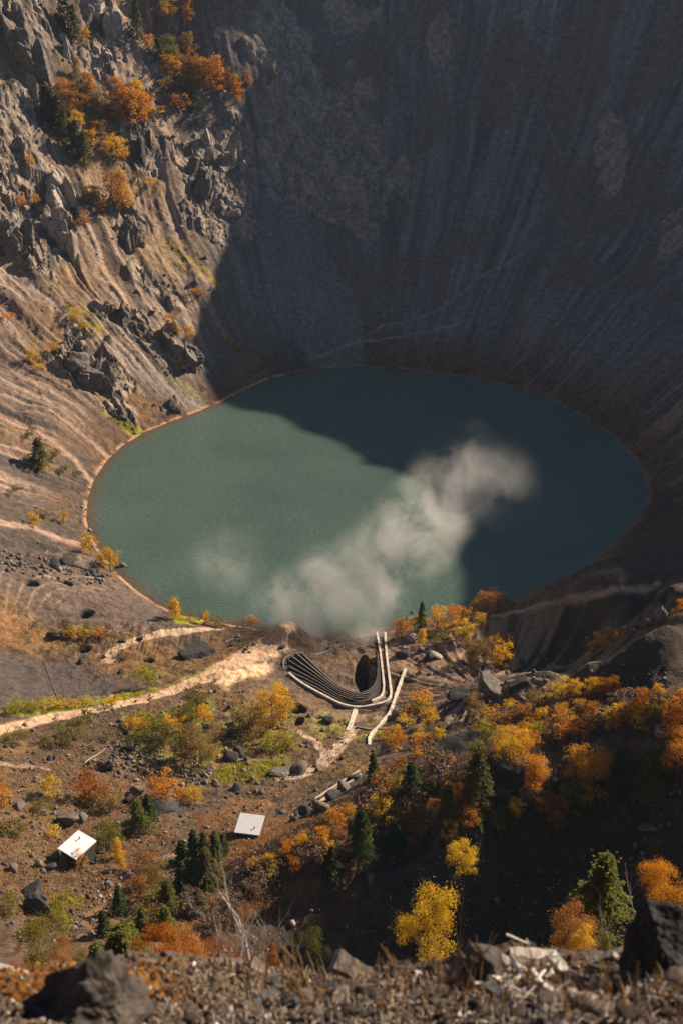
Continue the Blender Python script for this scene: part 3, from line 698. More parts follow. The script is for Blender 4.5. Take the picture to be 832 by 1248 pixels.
TREES = """
# rim of the upper left cliffs
95 102 22 c tan 1;80 120 18 b orange 1.1;86 142 22 b rust 1.1;98 122 18 b tan 1;108 118 20 b rust 1;111 128 26 c orange 1.3;121 140 24 b tan 1;131 147 24 b tan 1.1;137 150 22 b rust 1;145 144 34 c orange 1.2;151 134 22 b rust 1;158 140 18 b orange 1;166 158 36 b orange .9;170 140 30 c gold 1.1;176 152 28 b orange 1;162 122 16 b tan 1;96 160 18 b gold 1;118 165 14 b orange 1;125 172 18 b tan 1.1;112 180 16 b gold 1;90 128 16 b tan 1;104 140 18 b rust 1|small orange and russet tree in the grove along the upper left cliff ledge|orange grove on the upper left ledge
60 148 32 f olivefir 1.1;66 154 32 f olivefir 1.1;73 160 32 f olivefir 1.1;54 140 26 f olivefir 1;80 166 26 f olivefir 1;95 190 32 f olivefir 1.1;104 202 30 f olivefir 1.1;88 182 24 f olivefir 1|olive larch in the dull row left of the orange cliff grove|olive row beside the grove
84 38 32 f olivefir 1;92 46 28 f olivefir 1;76 28 24 f olivefir 1|dull green conifer high in the shade at the upper left|dull conifers at the top left
206 72 20 b olive 1;214 82 18 b tan 1;223 74 18 b rust 1;231 68 18 b tan 1;234 80 16 b rust 1;209 92 18 b gold 1;201 88 16 b orange 1;214 102 16 b orange 1;225 92 18 b rust 1;236 98 20 b rust 1;243 108 24 b rust 1.1;251 110 26 b orange 1;222 112 16 b tan 1;232 116 16 b tan 1;258 112 18 b rust .9;198 116 14 b tan 1;206 112 14 b tan 1;244 92 16 b tan 1;212 132 14 s rust 1.1;222 134 16 s rust 1.1;236 134 14 s olive 1;228 62 16 b tan 1|russet tree in the dim grove on the shadowed spur near the top|dim grove on the spur near the top
# loose ones near the top
104 56 15 b gold 1.1|bright gold tree alone on the rock ledge high at the left
207 24 22 b gold 1|bright gold tree at the very top on the dark slope
228 31 24 c rust 1.2|russet tree just right of the topmost gold one
190 30 14 b rust 1|tiny dull russet tree left of the topmost gold one
168 46 34 f olivefir .9|tall dull conifer alone on the dark slope at the top
181 64 16 b orange 1|small orange tree left of the dim grove near the top
193 74 20 f olivefir 1.2|olive larch between the small orange tree and the dim grove
265 117 34 c orange 1.1|pointed orange larch at the right end of the dim grove
280 108 18 c rust 1.1|smaller rusty larch just right of the pointed orange larch
289 124 23 c orange 1.1|rounder orange larch above the pale cliff slab
301 106 13 b rust 1.1|last rusty tree at the right tip of the spur
187 141 9 s gold 1.9|wide bright gold bush below the end of the cliff grove
142 196 22 b gold 1.1;150 196 18 b gold 1;135 186 16 b gold 1|glowing gold tree below the cliff grove above the rounded black rock|gold trees above the rounded black rock
36 203 11 b gold 1.1|tiny gold tree above the striped left cliff
27 253 11 b orange 1;43 252 12 b orange 1|tiny orange tree on the grassy strip over the grey crag|tiny orange pair over the grey crag
115 250 18 b tan 1.2;122 262 14 b rust 1|brownish tree on the left of the cliff top brow
139 258 34 b rust 1|brown orange tree on the brow of the dark overhanging cliff
151 258 36 c gold 1.2|tall glowing gold tree on the brow of the dark overhanging cliff
104 274 14 s rust 1.1|rusty bush below the brow left of the overhang
185 229 9 s gold 1.2|small gold bush on the pale slope right of the overhang
171 219 8 s rust 1.2|small russet bush beside the pale slope
# left wall
92 394 17 b yellow 1.1;86 380 10 s olive 1.2;104 403 9 s yellow 1.3;111 412 8 s olive 1.3|yellow bush in the damp gully high on the left wall|yellow bushes in the left wall gully
205 393 11 s gold 1.4;216 405 9 s gold 1.5;231 415 15 b gold 1.1|gold bush on top of the rocky knob near the shadow edge|gold bushes on the rocky knob
222 448 10 s yellow 1.3|yellow bush at the foot of the rocky knob
278 423 17 c orange 1.2|single orange tree standing in the shade just past the shadow edge
290 431 8 s tan 1.3|dull bush beside the single orange tree in the shade
41 443 19 b yellow 1|bright yellow tree left of the big lower crag
47 452 9 s yellow 1.2|yellow bush at the foot of the bright yellow tree
66 427 9 s gold 1.5|gold bush perched on the big lower crag
10 390 9 s orange 1.5|orange bush at the left edge on the wall
240 360 9 s orange 1.6|orange bush on the grassy rib near the shadow edge
49 567 32 f olivefir 1.5|dark round conifer on the slope at the left of the lake
57 572 9 s yellow 1.3|yellow bush under the dark round conifer
35 536 9 s olivefir 1.2;40 528 8 s olive 1.2;78 577 9 s olivefir 1.4;70 556 8 s olive 1.2;20 598 8 s olive 1.4;12 606 8 s olive 1.4;95 580 7 s olive 1.3|dark little bush on the slope left of the lake|dark bushes left of the lake
43 641 17 b yellow 1.1|yellow green tree on the left slope above the spoil shelf
78 638 16 b yellow 1|yellow tree closer to the left shore
56 632 12 s tan 1.3|tan bush between the two yellow trees on the left slope
110 677 24 b gold 1|olive gold tree on the left shore bank
135 697 29 b gold .95|bright gold tree on the shore at the lake's left bend
215 754 25 c gold 1.4|slim gold tree on the tip beyond the spoil shelf
251 761 15 b gold 1|small gold tree by the near shore
262 763 11 s olive 1.4;270 765 9 s tan 1.4|olive bush by the near shore right of the small gold tree|olive bushes by the near shore
305 762 12 s orange 1.3|orange bush on the near shore left of the sandy mound
82 774 18 b olive 1;89 776 13 s gold 1.2|olive gold tree under the spoil shelf|olive gold pair under the spoil shelf
98 777 13 s yellow 1.3;120 776 12 s orange 1.3;107 774 12 s olive 1.2;128 775 8 s tan 1.4|low orange and gold bush in the row under the spoil shelf|row under the spoil shelf
180 838 27 b lime .9|yellow green tree standing alone above the road
20 869 17 s lime 1.2;34 867 13 s lime 1.3;47 865 14 s lime 1.3;62 863 12 s yellow 1.3;76 861 11 s yellow 1.4;90 860 9 s yellow 1.4;104 857 8 s yellow 1.5;140 861 14 s yellow 1.2|lime and yellow bush in the hedge along the upper side of the road|hedge along the road
240 868 32 b olive 1.1|large olive gold tree just below the road bend
249 884 24 b gold 1.1|gold tree in front of the large olive one by the road
228 880 22 b olive 1.1|olive tree left of the gold one by the road
333 886 50 b gold .95|largest gold tree between the road and the terraces
346 876 34 b olive 1|olive gold tree behind the largest gold one
316 884 24 b yellow 1|lime yellow tree left of the largest gold one
303 902 38 b tan 1.1|tan tree above the two round black stones
292 886 24 b tan 1.1|tan tree behind the other tan one
340 912 24 s lime 1.1;326 912 16 s lime 1.2;352 914 14 s lime 1.2|bright lime bush left of the winding track|lime bushes by the winding track
246 932 50 b tan 1|large tan olive tree in the middle of the left thicket
222 926 42 b tan 1.05|tan olive tree left of the largest in the left thicket
200 912 34 b olive 1;186 902 24 s olive 1.3;208 898 24 b gold 1;172 892 18 s gold 1.3;214 884 18 s yellow 1.3;192 884 16 s olive 1.3;178 878 12 s lime 1.3;262 905 24 b tan 1;160 886 12 s yellow 1.4|olive gold shrub in the thicket below the road|olive gold thicket below the road
75 907 24 s olive 1.1|round olive bush with a black shadow below the left road
97 894 20 s olive 1.1|olive bush right of the round one below the left road
107 880 16 b olive 1|small dark olive tree at the road edge
20 906 18 s olive 1.2|olive bush at the far left below the road
134 902 12 s olive 1.1;202 950 10 s olivefir 1.1|dark olive bush among the rubble
63 970 26 b yellow 1.05|yellow tree alone above the white roofed cabin
110 975 34 b red 1.15;122 980 26 b rust 1.1|coral red tree above the white roofed cabin|coral red trees above the cabin
136 990 24 s tan 1.2|tan bush right of the coral red trees
200 977 38 b orange 1.1|large orange tree by the flat slab
238 980 24 b yellow 1|yellow tree right of the large orange one
222 977 17 s orange 1.3|orange bush between the large orange tree and the yellow one
5 985 30 b orange .9|orange tree cut by the left edge
182 1000 36 f fir 1.2|dark conifer behind the front one near the slab
171 1016 46 f olivefir 1.2|dark conifer right of the olive tree near the slab
131 1036 38 b olive .85|tall olive tree behind the white roofed cabin
141 1032 32 b olive .85|second olive tree leaning on the tall one by the cabin
146 1046 26 c gold 1.3|slender gold tree right of the white roofed cabin
149 1060 20 c gold 1.3|lower gold tree at the head of the stony path
98 1056 20 b orange 1|small orange tree in front of the white roofed cabin
82 1052 14 s tan 1.2|tan bush at the corner of the white roofed cabin
52 990 17 s olive 1;66 1020 12 s yellow 1.5|small olive bush above left of the white roofed cabin
82 1112 28 s lime 1;76 1128 20 s lime 1.1|lime green bush beside the big left boulders|lime bushes beside the left boulders
12 1015 16 s olive 1.4;10 1112 18 s olive 1.4;24 1020 12 s olive 1.4|olive bush at the left edge
# firs in the middle
237 1046 40 f fir .95;249 1046 36 f fir .95;263 1046 38 f fir .95;273 1040 28 f fir 1|slim dark conifer in the back row of the central conifer clump|back row of the central conifers
252 1078 52 f olivefir 1.2|broad olive conifer in the centre of the conifer clump
232 1082 42 f fir 1.1;224 1086 42 f fir 1.1;240 1082 34 f olivefir 1.1|dark conifer on the left front of the central clump|left front of the central conifers
207 1116 52 f olivefir 1.1|conifer rising in front of the rusty tree
192 1092 46 b tan .9|rusty olive tree left of the central conifers
190 1120 36 s olive 1|olive tree under the rusty olive one
204 1142 44 f olivefir 1.3|lowest conifer above the red bush
147 1112 38 f fir 1;128 1140 36 f fir 1.1|narrow black conifer by the stony path|black conifers by the stony path
236 1112 30 b twig 1.3|pinkish brown bare tree right of the conifers
180 1066 26 s rust 1.2;168 1084 18 s rust 1.3|rust brown bush beside the stony path
# far knoll right of the terraces
489 778 24 b orange 1.1|orange tree at the left end of the lakeside knoll
505 770 20 b yellow 1|yellow tree beside the thin black conifer
513 768 36 f fir .7|thin black conifer standing on the lakeside knoll
532 768 28 b gold 1.1|gold tree on top of the lakeside knoll
551 764 25 b orange 1.1|orange tree on top of the lakeside knoll
563 755 16 c orange 1.3;570 752 10 s gold 1.3|small orange tree at the right tip of the knoll
564 780 26 b yellow 1.1|lemon green tree on the slope of the knoll
586 764 18 b yellow 1|yellow tree below the orange shoreline trees
515 786 19 c gold 1.5|gold tree at the foot of the thin black conifer
543 779 14 s olive 1.2;534 786 14 s olive 1.1;526 780 10 s olive 1.2|olive bush below the knoll trees|olive bushes below the knoll
592 748 28 b rust 1.1;605 744 20 b rust 1.1;600 742 26 b orange 1;582 745 14 s orange 1.2;616 742 14 s tan 1.3|dull orange tree at the shaded near shore right of the knoll|dull orange trees at the shaded shore
575 806 22 b tan 1.1;590 807 26 b tan 1.1;583 798 18 b tan 1.1|tan tree in the hollow below the knoll|tan trees in the hollow
611 812 30 b gold 1|glowing gold tree in the hollow
600 786 12 s gold 1.2;604 782 11 c orange 1.4;616 788 14 s orange 1.3|orange bush above the tan trees of the hollow
548 816 9 s tan 1.2;577 816 10 s tan 1.2|small tan bush on the furrowed slope of the hollow
512 820 12 c rust 1.4|rust cone shaped bush at the foot of the knoll
512 858 16 s orange 1.3|bright orange bush right of the white walls
500 872 14 s orange 1.2|orange bush just under the bright one right of the white walls
718 794 12 s tan 1.2;724 794 24 b gold 1;741 788 22 b gold 1;757 780 13 s orange 1.3|gold tree on the bare middle crest at the right|gold trees on the middle crest
768 774 9 s twig 1.8;780 768 9 s twig 1.8;792 762 9 s twig 1.8|brown bush on the bare middle crest
829 748 18 b orange 1|orange tree at the right edge on the middle crest
822 758 14 s olive 1.2|olive bush at the right edge on the middle crest
# right hillside
683 852 26 b yellow 1.05|yellow olive tree at the head of the right hillside
668 852 16 b yellow 1;699 848 20 b gold 1.1|gold tree flanking the yellow olive one on the right hillside
720 848 22 b gold 1.1;734 848 22 b orange 1.1;746 846 22 b orange 1|orange tree in the group of three on the right hillside|group of three on the right hillside
588 902 24 b lime 1;602 900 16 b olive 1|pale lime tree behind the large orange one on the right hillside
620 930 46 b gold 1.1|large bright orange tree on the black boulder
634 922 30 b orange 1.05|second bright orange tree right of the largest on the black boulder
577 872 28 b tan .9|tan olive tree on the middle of the right hillside
597 876 15 s gold 1.3|gold bush right of the tan olive tree
655 897 20 b lime .9|small lime tree on the right hillside
683 884 26 b orange .9|orange tree above the small lime one
689 898 20 s orange 1.2|orange bush above the cliff on the right hillside
745 888 28 b gold 1|gold tree by the cliff edge on the right hillside
760 880 24 b orange 1.1;774 880 20 b gold 1|orange tree right of the gold one by the cliff edge
799 886 30 b olive .9|olive green tree above the pale rock at the right
815 885 34 b orange 1;828 882 44 b orange .9|orange tree at the right edge above the pale rock|orange trees above the pale rock
487 910 20 b orange 1;480 914 12 s gold 1.2|orange tree right of the white channel's end
532 905 19 b yellow 1|yellow tree beside the black hump
521 908 13 s orange 1.3|orange bush left of the black hump
510 908 12 s orange 1.2;548 932 10 s orange 1.2|orange bush under the black hump
494 970 26 b yellow .9;486 962 18 b olive 1|yellow tree on the brown thicket
466 1004 38 b yellow .95|brilliant yellow tree in front of the brown thicket
583 935 36 b olive .75|olive tree behind the tallest right conifer
555 985 36 b orange .8|orange tree left of the tallest right conifer
530 998 28 b rust .9|rusty orange tree behind the small conifer
578 992 90 f olivefir .95|tallest dark conifer in the middle of the right hillside
543 1010 62 f olivefir 1.05|dark conifer left of the tallest one
440 1048 72 f fir .95|dark conifer at the left end of the black slope
454 952 38 f fir .9|small dark conifer under the white channel
510 1024 24 s rust 1.1|rust bush at the brink of the black slope
649 970 52 c orange 1.5|feathery rusty larch right of the pale debris
712 978 74 b gold .8|large golden tree at the brink of the black slope
692 990 44 b olive .9|olive lower crown beside the large golden tree
670 1008 40 b rust 1.1|brownish orange tree under the large golden one
752 962 66 f olivefir 1|dark conifer right of the large golden tree
792 966 66 f olivefir 1.2|broad dark conifer second from the right edge
826 940 58 b orange 1|orange tree cut by the right edge on the hillside
757 990 24 s olive 1|olive bush under the dark conifer
405 1010 26 b orange 1;425 1002 24 b gold 1;392 1030 24 b orange 1;372 1036 22 b gold 1;350 1046 22 b orange 1;330 1058 20 b gold 1;415 1028 22 b rust 1.1;360 1062 18 b orange 1|orange gold tree in the sunlit row along the crest of the black slope|sunlit row along the crest of the black slope
640 880 24 b orange 1;662 884 22 b gold 1;720 880 24 b orange 1;705 872 20 b gold 1;650 858 20 b tan 1;780 862 24 b orange 1;800 856 22 b gold 1;620 872 20 b gold 1|orange or gold tree in the packed upper band of the right hillside|packed upper band of the right hillside
500 975 52 f fir 1.1;612 1002 46 f olivefir 1.1;405 1070 44 f fir 1.1;480 1036 44 f fir 1.1|small dark conifer at the brink of the black slope|small conifers at the brink of the black slope
570 1005 28 b orange 1;600 1004 22 b rust 1;548 1022 24 b gold 1;625 996 24 b gold 1|small autumn tree at the brink beside the pale debris|small autumn trees at the brink beside the pale debris
262 1076 34 f olivefir 1.2;243 1112 34 f fir 1.2;222 1050 30 f fir 1.1;176 1140 40 f olivefir 1.2;160 1150 36 f olivefir 1.2|extra dark conifer filling the edge of the central clump|conifers filling the edge of the central clump
280 1110 26 b twig 1.3;310 1090 24 b twig 1.3;262 1130 26 b twig 1.3;300 1124 24 b rust 1.2|bare brownish tree behind the dead branches|bare brownish trees behind the dead branches
"""
rows_ = []
for line in TREES.strip().split('\n'):
    if line.startswith('#') or not line.strip(): continue
    f = line.split('|'); grp = f[2] if len(f) > 2 else None
    items = [q.split() for q in f[0].split(';')]
    for q in items: rows_.append((float(q[0]), float(q[1]), float(q[2]), K_[q[3]], q[4], float(q[5]), f[1], grp, len(items)))
sm, mpp = spot([r[0] for r in rows_], [r[1] for r in rows_])
for r, p, k in zip(rows_, sm, mpp):
    H = r[2] * k / (.70 if r[1] < 285 else .84); lod = 0 if r[2] < 17 else 1 if r[2] < 45 else 2
    grp = r[7]
    if grp is None and r[8] > 1: grp = r[6].replace('tree ', 'trees ', 1).replace('bush ', 'bushes ', 1)
    put_tree((p[0], p[1], p[2] - H * .03), H, r[3], r[4], r[5], lod, r[6], grp)

# thickets scattered over the slopes: each bush its own object
def scatter(poly, n, seed):
    rg = random.Random(seed); P = np.array(poly, float); x0, y0 = P.min(0); x1, y1 = P.max(0); o = []
    while len(o) < n:
        u, v = rg.uniform(x0, x1), rg.uniform(y0, y1)
        if inside(np.array([u]), np.array([v]), P)[0]: o.append((u, v))
    return o
THICK = [([(560,905),(640,862),(720,862),(832,850),(832,885),(760,896),(690,902),(640,915),(600,905)], 58, (12, 22), ['twig','twig','tan','rust','orange','gold','twig'], 'small brown or orange bush in the thicket on the upper right hillside'),
 ([(470,940),(510,915),(560,930),(560,990),(520,1020),(440,1030),(440,1000)], 48, (13, 24), ['twig','twig','twig','rust','twig','tan'], 'leafless brown bush in the dense thicket left of the tallest conifer'),
 ([(290,1075),(330,1040),(400,1000),(450,985),(440,1030),(360,1060),(300,1100)], 42, (11, 20), ['twig','rust','orange','gold','tan','twig'], 'brown or gold bush on the ridge below the pale flat roof'),
 ([(480,875),(520,850),(560,880),(560,905),(500,930),(470,900)], 24, (9, 15), ['tan','gold','orange','olive','yellow'], 'small autumn bush on the slope right of the white channel'),
 ([(170,870),(250,880),(330,900),(300,925),(180,925),(150,900)], 22, (8, 14), ['tan','olive','tan','gold','lime'], 'low tan bush on the ground between the road and the mossy patch'),
 ([(0,730),(60,770),(170,800),(200,825),(120,812),(60,795),(0,770)], 6, (5, 9), ['tan','olive','rust'], 'tiny tan bush on the brown bank below the spoil shelf')]
for poly, n, (h0, h1), cols, lab in THICK:
    pts = scatter(poly, n, len(lab)); sm, mpp = spot([p[0] for p in pts], [p[1] for p in pts])
    for p, k in zip(sm, mpp):
        H = rnd.uniform(h0, h1) * k / .86
        put_tree((p[0], p[1], p[2] - H * .05), H, 'shrub', rnd.choice(cols), rnd.uniform(.9, 1.4), 0, lab, lab.split(' in the ')[0].split(' on the ')[0].replace('bush', 'bushes') + ' of the ' + lab.split(' the ', 1)[1])
# ------------------------------------------------------------------ rocks
import bmesh
def ico(sub):
    bm = bmesh.new(); bmesh.ops.create_icosphere(bm, subdivisions=sub, radius=1.0)
    V = np.array([v.co[:] for v in bm.verts]); F = np.array([[v.index for v in f.verts] for f in bm.faces]); bm.free(); return V, F
ICO = {}
def vn3(p, s):  # 3D noise from three slices
    return (vn(p[:, 0] + 11.3, p[:, 1] + p[:, 2] * .7, s) + vn(p[:, 1] + 5.1, p[:, 2] - p[:, 0] * .6, s + 1) + vn(p[:, 2] + 8.2, p[:, 0] + p[:, 1] * .8, s + 2)) / 3
def rock_data(seed, sub=4, planes=14, rough=.12, flat=.0, size=(1, 1, 1), strata=0):
    if sub not in ICO: ICO[sub] = ico(sub)
    V, F = ICO[sub]; rg = np.random.default_rng(seed)
    n = rg.normal(size=(planes, 3)); n /= np.linalg.norm(n, axis=1, keepdims=True); d = rg.uniform(.5, .85, planes)
    if flat: n[0] = (rg.uniform(-.2, .2), rg.uniform(-.2, .2), 1); n[0] /= np.linalg.norm(n[0]); d[0] = flat
    dot = V @ n.T; r = np.where(dot > .05, d / np.maximum(dot, .05), 9).min(1); r = np.minimum(r, 1.35)
    P = V * r[:, None]
    for k, (f, a) in enumerate([(2, 1), (5, .5), (11, .28), (23, .16)]):
        P = P * (1 + rough * a * (vn3(P * f, seed * 7 + k * 3) - .5)[:, None] * 2)
    if strata:
        t = P[:, 2] * strata + (vn3(P * 2, 5) * 1.5); P[:, :2] *= (1 + .10 * (np.abs(t % 1 - .5) * 2 - .5))[:, None]
    return P * np.array(size), F
RM = {}
def rock_mesh(var, big=False):
    k = (var, big)
    if k not in RM:
        V, F = rock_data(300 + var * 3 + (50 if big else 0), 5 if big else 3, 8 + var, .10 if not big else .12)
        o = mesh_obj('boulder', V, F, M_rock_grey); RM[k] = o.data; bpy.data.objects.remove(o)
    return RM[k]
def put_rock(p, k, wpx, hpx, mat, label, group=None, name='boulder', cat='boulder', rot=None, big=False, depth=.8):
    o = bpy.data.objects.new(name, rock_mesh(rnd.randrange(6), big)); COL.objects.link(o)
    w = wpx * k * .52; h = hpx * k * .55
    o.location = (p[0], p[1], p[2] + h * .25); o.scale = (w, w * depth, h)
    o.rotation_euler = rot or (rnd.uniform(-.3, .3), rnd.uniform(-.3, .3), rnd.uniform(0, 6.28))
    o.material_slots[0].link = 'OBJECT'; o.material_slots[0].material = mat
    return tag(o, label, cat, group)
BOULD = """
40 1088 42 24 d big dark boulder at the left beside the lime bushes
50 1110 34 20 d broken dark boulder under the big one beside the lime bushes
83 1003 30 22 g grey boulder just above the white roofed cabin
100 1001 20 14 g smaller grey boulder right of the one above the cabin
17 1062 18 14 g grey boulder near the left edge level with the cabin
47 1056 15 13 g boulder lower left of the white roofed cabin
62 1058 14 13 d black boulder between two others lower left of the cabin
66 1046 16 13 g boulder leaning at the corner of the white roofed cabin
197 986 44 20 d long flat topped slab below the large orange tree
165 968 22 20 g angular boulder under the rubble near the large orange tree
158 978 14 16 d dark split boulder next to the conifers by the slab
116 983 18 12 d black shadowed boulder below the coral red trees
25 985 20 14 g grey boulder high at the left above the cabin
62 926 11 8 d small black boulder on the open brown slope at the left
158 915 14 16 d tall black boulder in the rubble left of the thicket
167 908 14 14 d second black boulder in the rubble left of the thicket
282 924 18 20 d round black stone left of its twin beside the mossy patch
292 921 18 20 d round black stone right of its twin beside the mossy patch
287 962 13 11 d small black boulder below the mossy patch
262 956 14 10 g grey boulder at the lower left of the mossy patch
342 944 26 15 g wide grey boulder beside the end of the winding track
368 938 24 14 g grey boulder in the bend of the winding track
256 890 15 11 d black boulder in the thicket below the road
283 897 18 13 d round dark boulder under the tan trees
401 879 15 13 d black boulder below the terraces
345 790 8 6 d black stone by the sandy mound
110 698 12 8 d black stone on the left shore
150 690 8 7 g stone at the lake's left bend
68 690 22 9 d dark block at the back of the spoil shelf
84 684 24 10 d larger dark block at the back of the spoil shelf
96 690 20 10 g grey block at the right of the spoil shelf's back
192 827 14 5 g low stone above the road bend
150 782 10 6 d dark stone at the upper track's start
170 780 12 5 d dark low stone below the shelf's tip
68 775 18 8 d dark rock left of the olive gold pair
100 808 9 7 d black stone at the bank below the shelf
127 801 6 7 g small stone at the start of the pale track
148 818 10 6 d black stone under the pale track
500 780 20 14 p lit pale boulder on the shaded foot of the knoll
512 794 12 8 g boulder beneath the lit pale one
531 800 16 10 p lit pale slab leaning on a dark rock
522 804 16 14 d dark rock under the leaning pale slab
492 800 18 16 d black boulder left of the pale boulders
560 850 30 18 d black hump at the outlet of the hollow
630 838 30 16 d dark rock right of the big flat topped one
485 871 12 10 g grey stones by the white channel
560 916 60 16 k wide black dome shaped rock across the right hillside
617 944 58 44 k huge black boulder under the large orange trees
585 938 22 24 k black boulder left of the huge one
640 965 20 22 g grey boulder at the foot of the huge black one
812 908 34 40 g pale grey jagged rock at the right edge of the hillside
795 912 24 26 d black rock left of the pale jagged one
375 990 22 16 d black block at the left of the row above the brown ridge
392 985 22 18 g grey block in the row above the brown ridge
406 974 18 16 d dark block in the row under the timber flume
418 962 16 14 g grey block under the timber flume
430 950 16 14 d dark block at the top of the row under the flume
360 1000 14 10 d small dark block in front of the row
436 1000 10 7 g small grey stone near the yellow tree
548 862 12 8 g stone under the black hump
650 935 20 12 g grey rock above the rusty larch
660 990 26 22 d black rock at the brink beside the rusty larch
790 1008 36 8 g flat pale ledge rock in the dark at the right
"""
rows_ = [l.split(None, 5) for l in BOULD.strip().split('\n')]
sm, mpp = spot([float(r[0]) for r in rows_], [float(r[1]) for r in rows_])
MR = {'k': rock_mat('rock_shade_black', (.010, .010, .011), (.035, .032, .032)), 'd': M_rock_dark, 'g': M_rock_grey, 'p': M_rock_pale}  # 'k' blackens rocks to paint their shade; the wide dome is only shade
for r, p, k in zip(rows_, sm, mpp):
    put_rock(p, k, float(r[2]), float(r[3]), MR[r[4]], r[5], big=float(r[2]) > 24)
RUB = [([(130,905),(175,900),(215,930),(250,925),(270,950),(210,965),(150,955),(120,930)], 46, (3, 9), 'small dark rock in the rubble field left of the mossy patch'),
 ([(0,960),(60,980),(80,1000),(150,985),(160,1010),(120,1060),(60,1075),(0,1060)], 36, (3, 9), 'loose rock strewn on the brown slope round the white roofed cabin'),
 ([(0,670),(60,675),(140,700),(120,712),(40,700),(0,690)], 26, (3, 8), 'rock in the broken band behind the spoil shelf'),
 ([(580,1000),(600,980),(640,955),(680,945),(670,962),(630,985),(600,1005)], 38, (4, 9), 'pale broken rock in the debris chain below the black boulder'),
 ([(380,775),(450,775),(450,800),(400,790)], 14, (3, 6), 'small dark stone on the near shore rim above the terraces'),
 ([(280,770),(330,775),(300,800),(270,790)], 14, (3, 7), 'dark stone on the rough ground right of the dark pit'),
 ([(130,490),(170,520),(165,530),(140,505)], 16, (3, 6), 'dark scree block on the left shore below the lower crag'),
 ([(108,600),(115,680),(100,660),(100,610)], 14, (2, 5), 'pale stone on the left shoreline'),
 ([(500,740),(560,775),(540,800),(480,800)], 12, (3, 7), 'rock among the trees of the lakeside knoll'),
 ([(600,860),(700,870),(760,900),(660,930),(600,900)], 20, (3, 9), 'grey rock half hidden in the right hillside thicket')]
for poly, n, (a, b), lab in RUB:
    pts = scatter(poly, n, len(lab) + 3); sm, mpp = spot([p[0] for p in pts], [p[1] for p in pts])
    mats = [M_rock_pale, M_rock_grey] if 'pale' in lab else [M_rock_dark, M_rock_grey]
    for p, k in zip(sm, mpp):
        w = rnd.uniform(a, b) * rnd.uniform(.6, 1.2); put_rock(p, k, w, w * rnd.uniform(.6, .9), rnd.choice(mats), lab, lab.replace('rock ', 'rocks ', 1).replace('stone ', 'stones ', 1).replace('block ', 'blocks ', 1), name='rock', cat='rock')
# crags that stand out of the crater wall
def crag(u, v, wpx, hpx, mat, label, seed, n=5, lean=0.0):
    p, k = spot([u], [v]); p = p[0]; k = k[0]; rg = random.Random(seed); Vs = []; Fs = []; o_n = 0
    out = np.array([LC[0] - p[0], LC[1] - p[1]]); out /= np.hypot(*out); side = np.array([-out[1], out[0]])
    for i in range(n):
        V, F = rock_data(seed * 31 + i, 5, 16, .16, strata=rg.choice([0, 3, 4]))
        w = wpx * k * rg.uniform(.26, .42); h = hpx * k * rg.uniform(.30, .5)
        s_ = rg.uniform(-.32, .32) * wpx * k; t = rg.uniform(-.38, .3) * hpx * k
        V = V * np.array([w, w * .7, h]); a = rg.uniform(0, 3.14); ca, sa = math.cos(a), math.sin(a)
        V = np.stack([V[:, 0] * ca - V[:, 1] * sa, V[:, 0] * sa + V[:, 1] * ca, V[:, 2]], 1)
        V[:, 0] += V[:, 2] * lean
        V[:, :2] += side * s_ - out * t * .75; V[:, 2] += t * .55
        Vs.append(V); Fs.append(F + o_n); o_n += len(V)
    o = mesh_obj('rock_crag', np.concatenate(Vs), np.concatenate(Fs), mat, loc=tuple(p)); return tag(o, label, 'crag')
CRAGOBJ = [(76,292,26,80,'p','pale lit rib of rock dropping down the left wall',0),(68,235,46,60,'p','pale broken cliff above the lit rib on the left wall',0),(22,290,44,54,'g','grey crag at the left edge with a deep black hollow',0),(30,60,46,80,'g','dark striped crag at the top left corner',-.2),
 (158,282,26,50,'g','overhanging cliff under the glowing gold tree',0),(176,185,24,36,'d','rounded black rock with a lit rim under the gold trees',0),(130,22,30,50,'p','pale cliff block at the top of the left wall',0),(80,55,16,36,'p','narrow lit rib in the shade at the top left',0),(126,66,22,24,'p','small lit crag below the pale cliff block',0),
 (290,195,20,46,'p','tall lit slab standing alone beside the dark wall',0),(243,222,34,44,'g','tilted ribbed slab left of the tall lit one',.3),(252,165,18,34,'p','small lit crag above the tilted slab',0),(292,258,26,20,'p','lit ledge rock in the shade under the tall slab',0),
 (102,452,40,46,'g','large lower crag above the left shore',0),(125,462,26,44,'g','ribbed right half of the large lower crag',.1),(83,415,16,14,'g','small crag above the large lower one',0),(228,430,34,30,'g','rocky knob crowned with gold bushes',0),(170,398,26,18,'g','crag left of the rocky knob',0),(146,384,24,14,'d','dark crag high left of the rocky knob',0),
 (213,498,18,10,'d','dark outcrop at the water by the shadow edge',0)]
for i, (u, v, w, h, mm, lab, ln) in enumerate(CRAGOBJ): crag(u, v, w, h, MR[mm], lab, 60 + i, 6 if w > 24 else 4, ln)

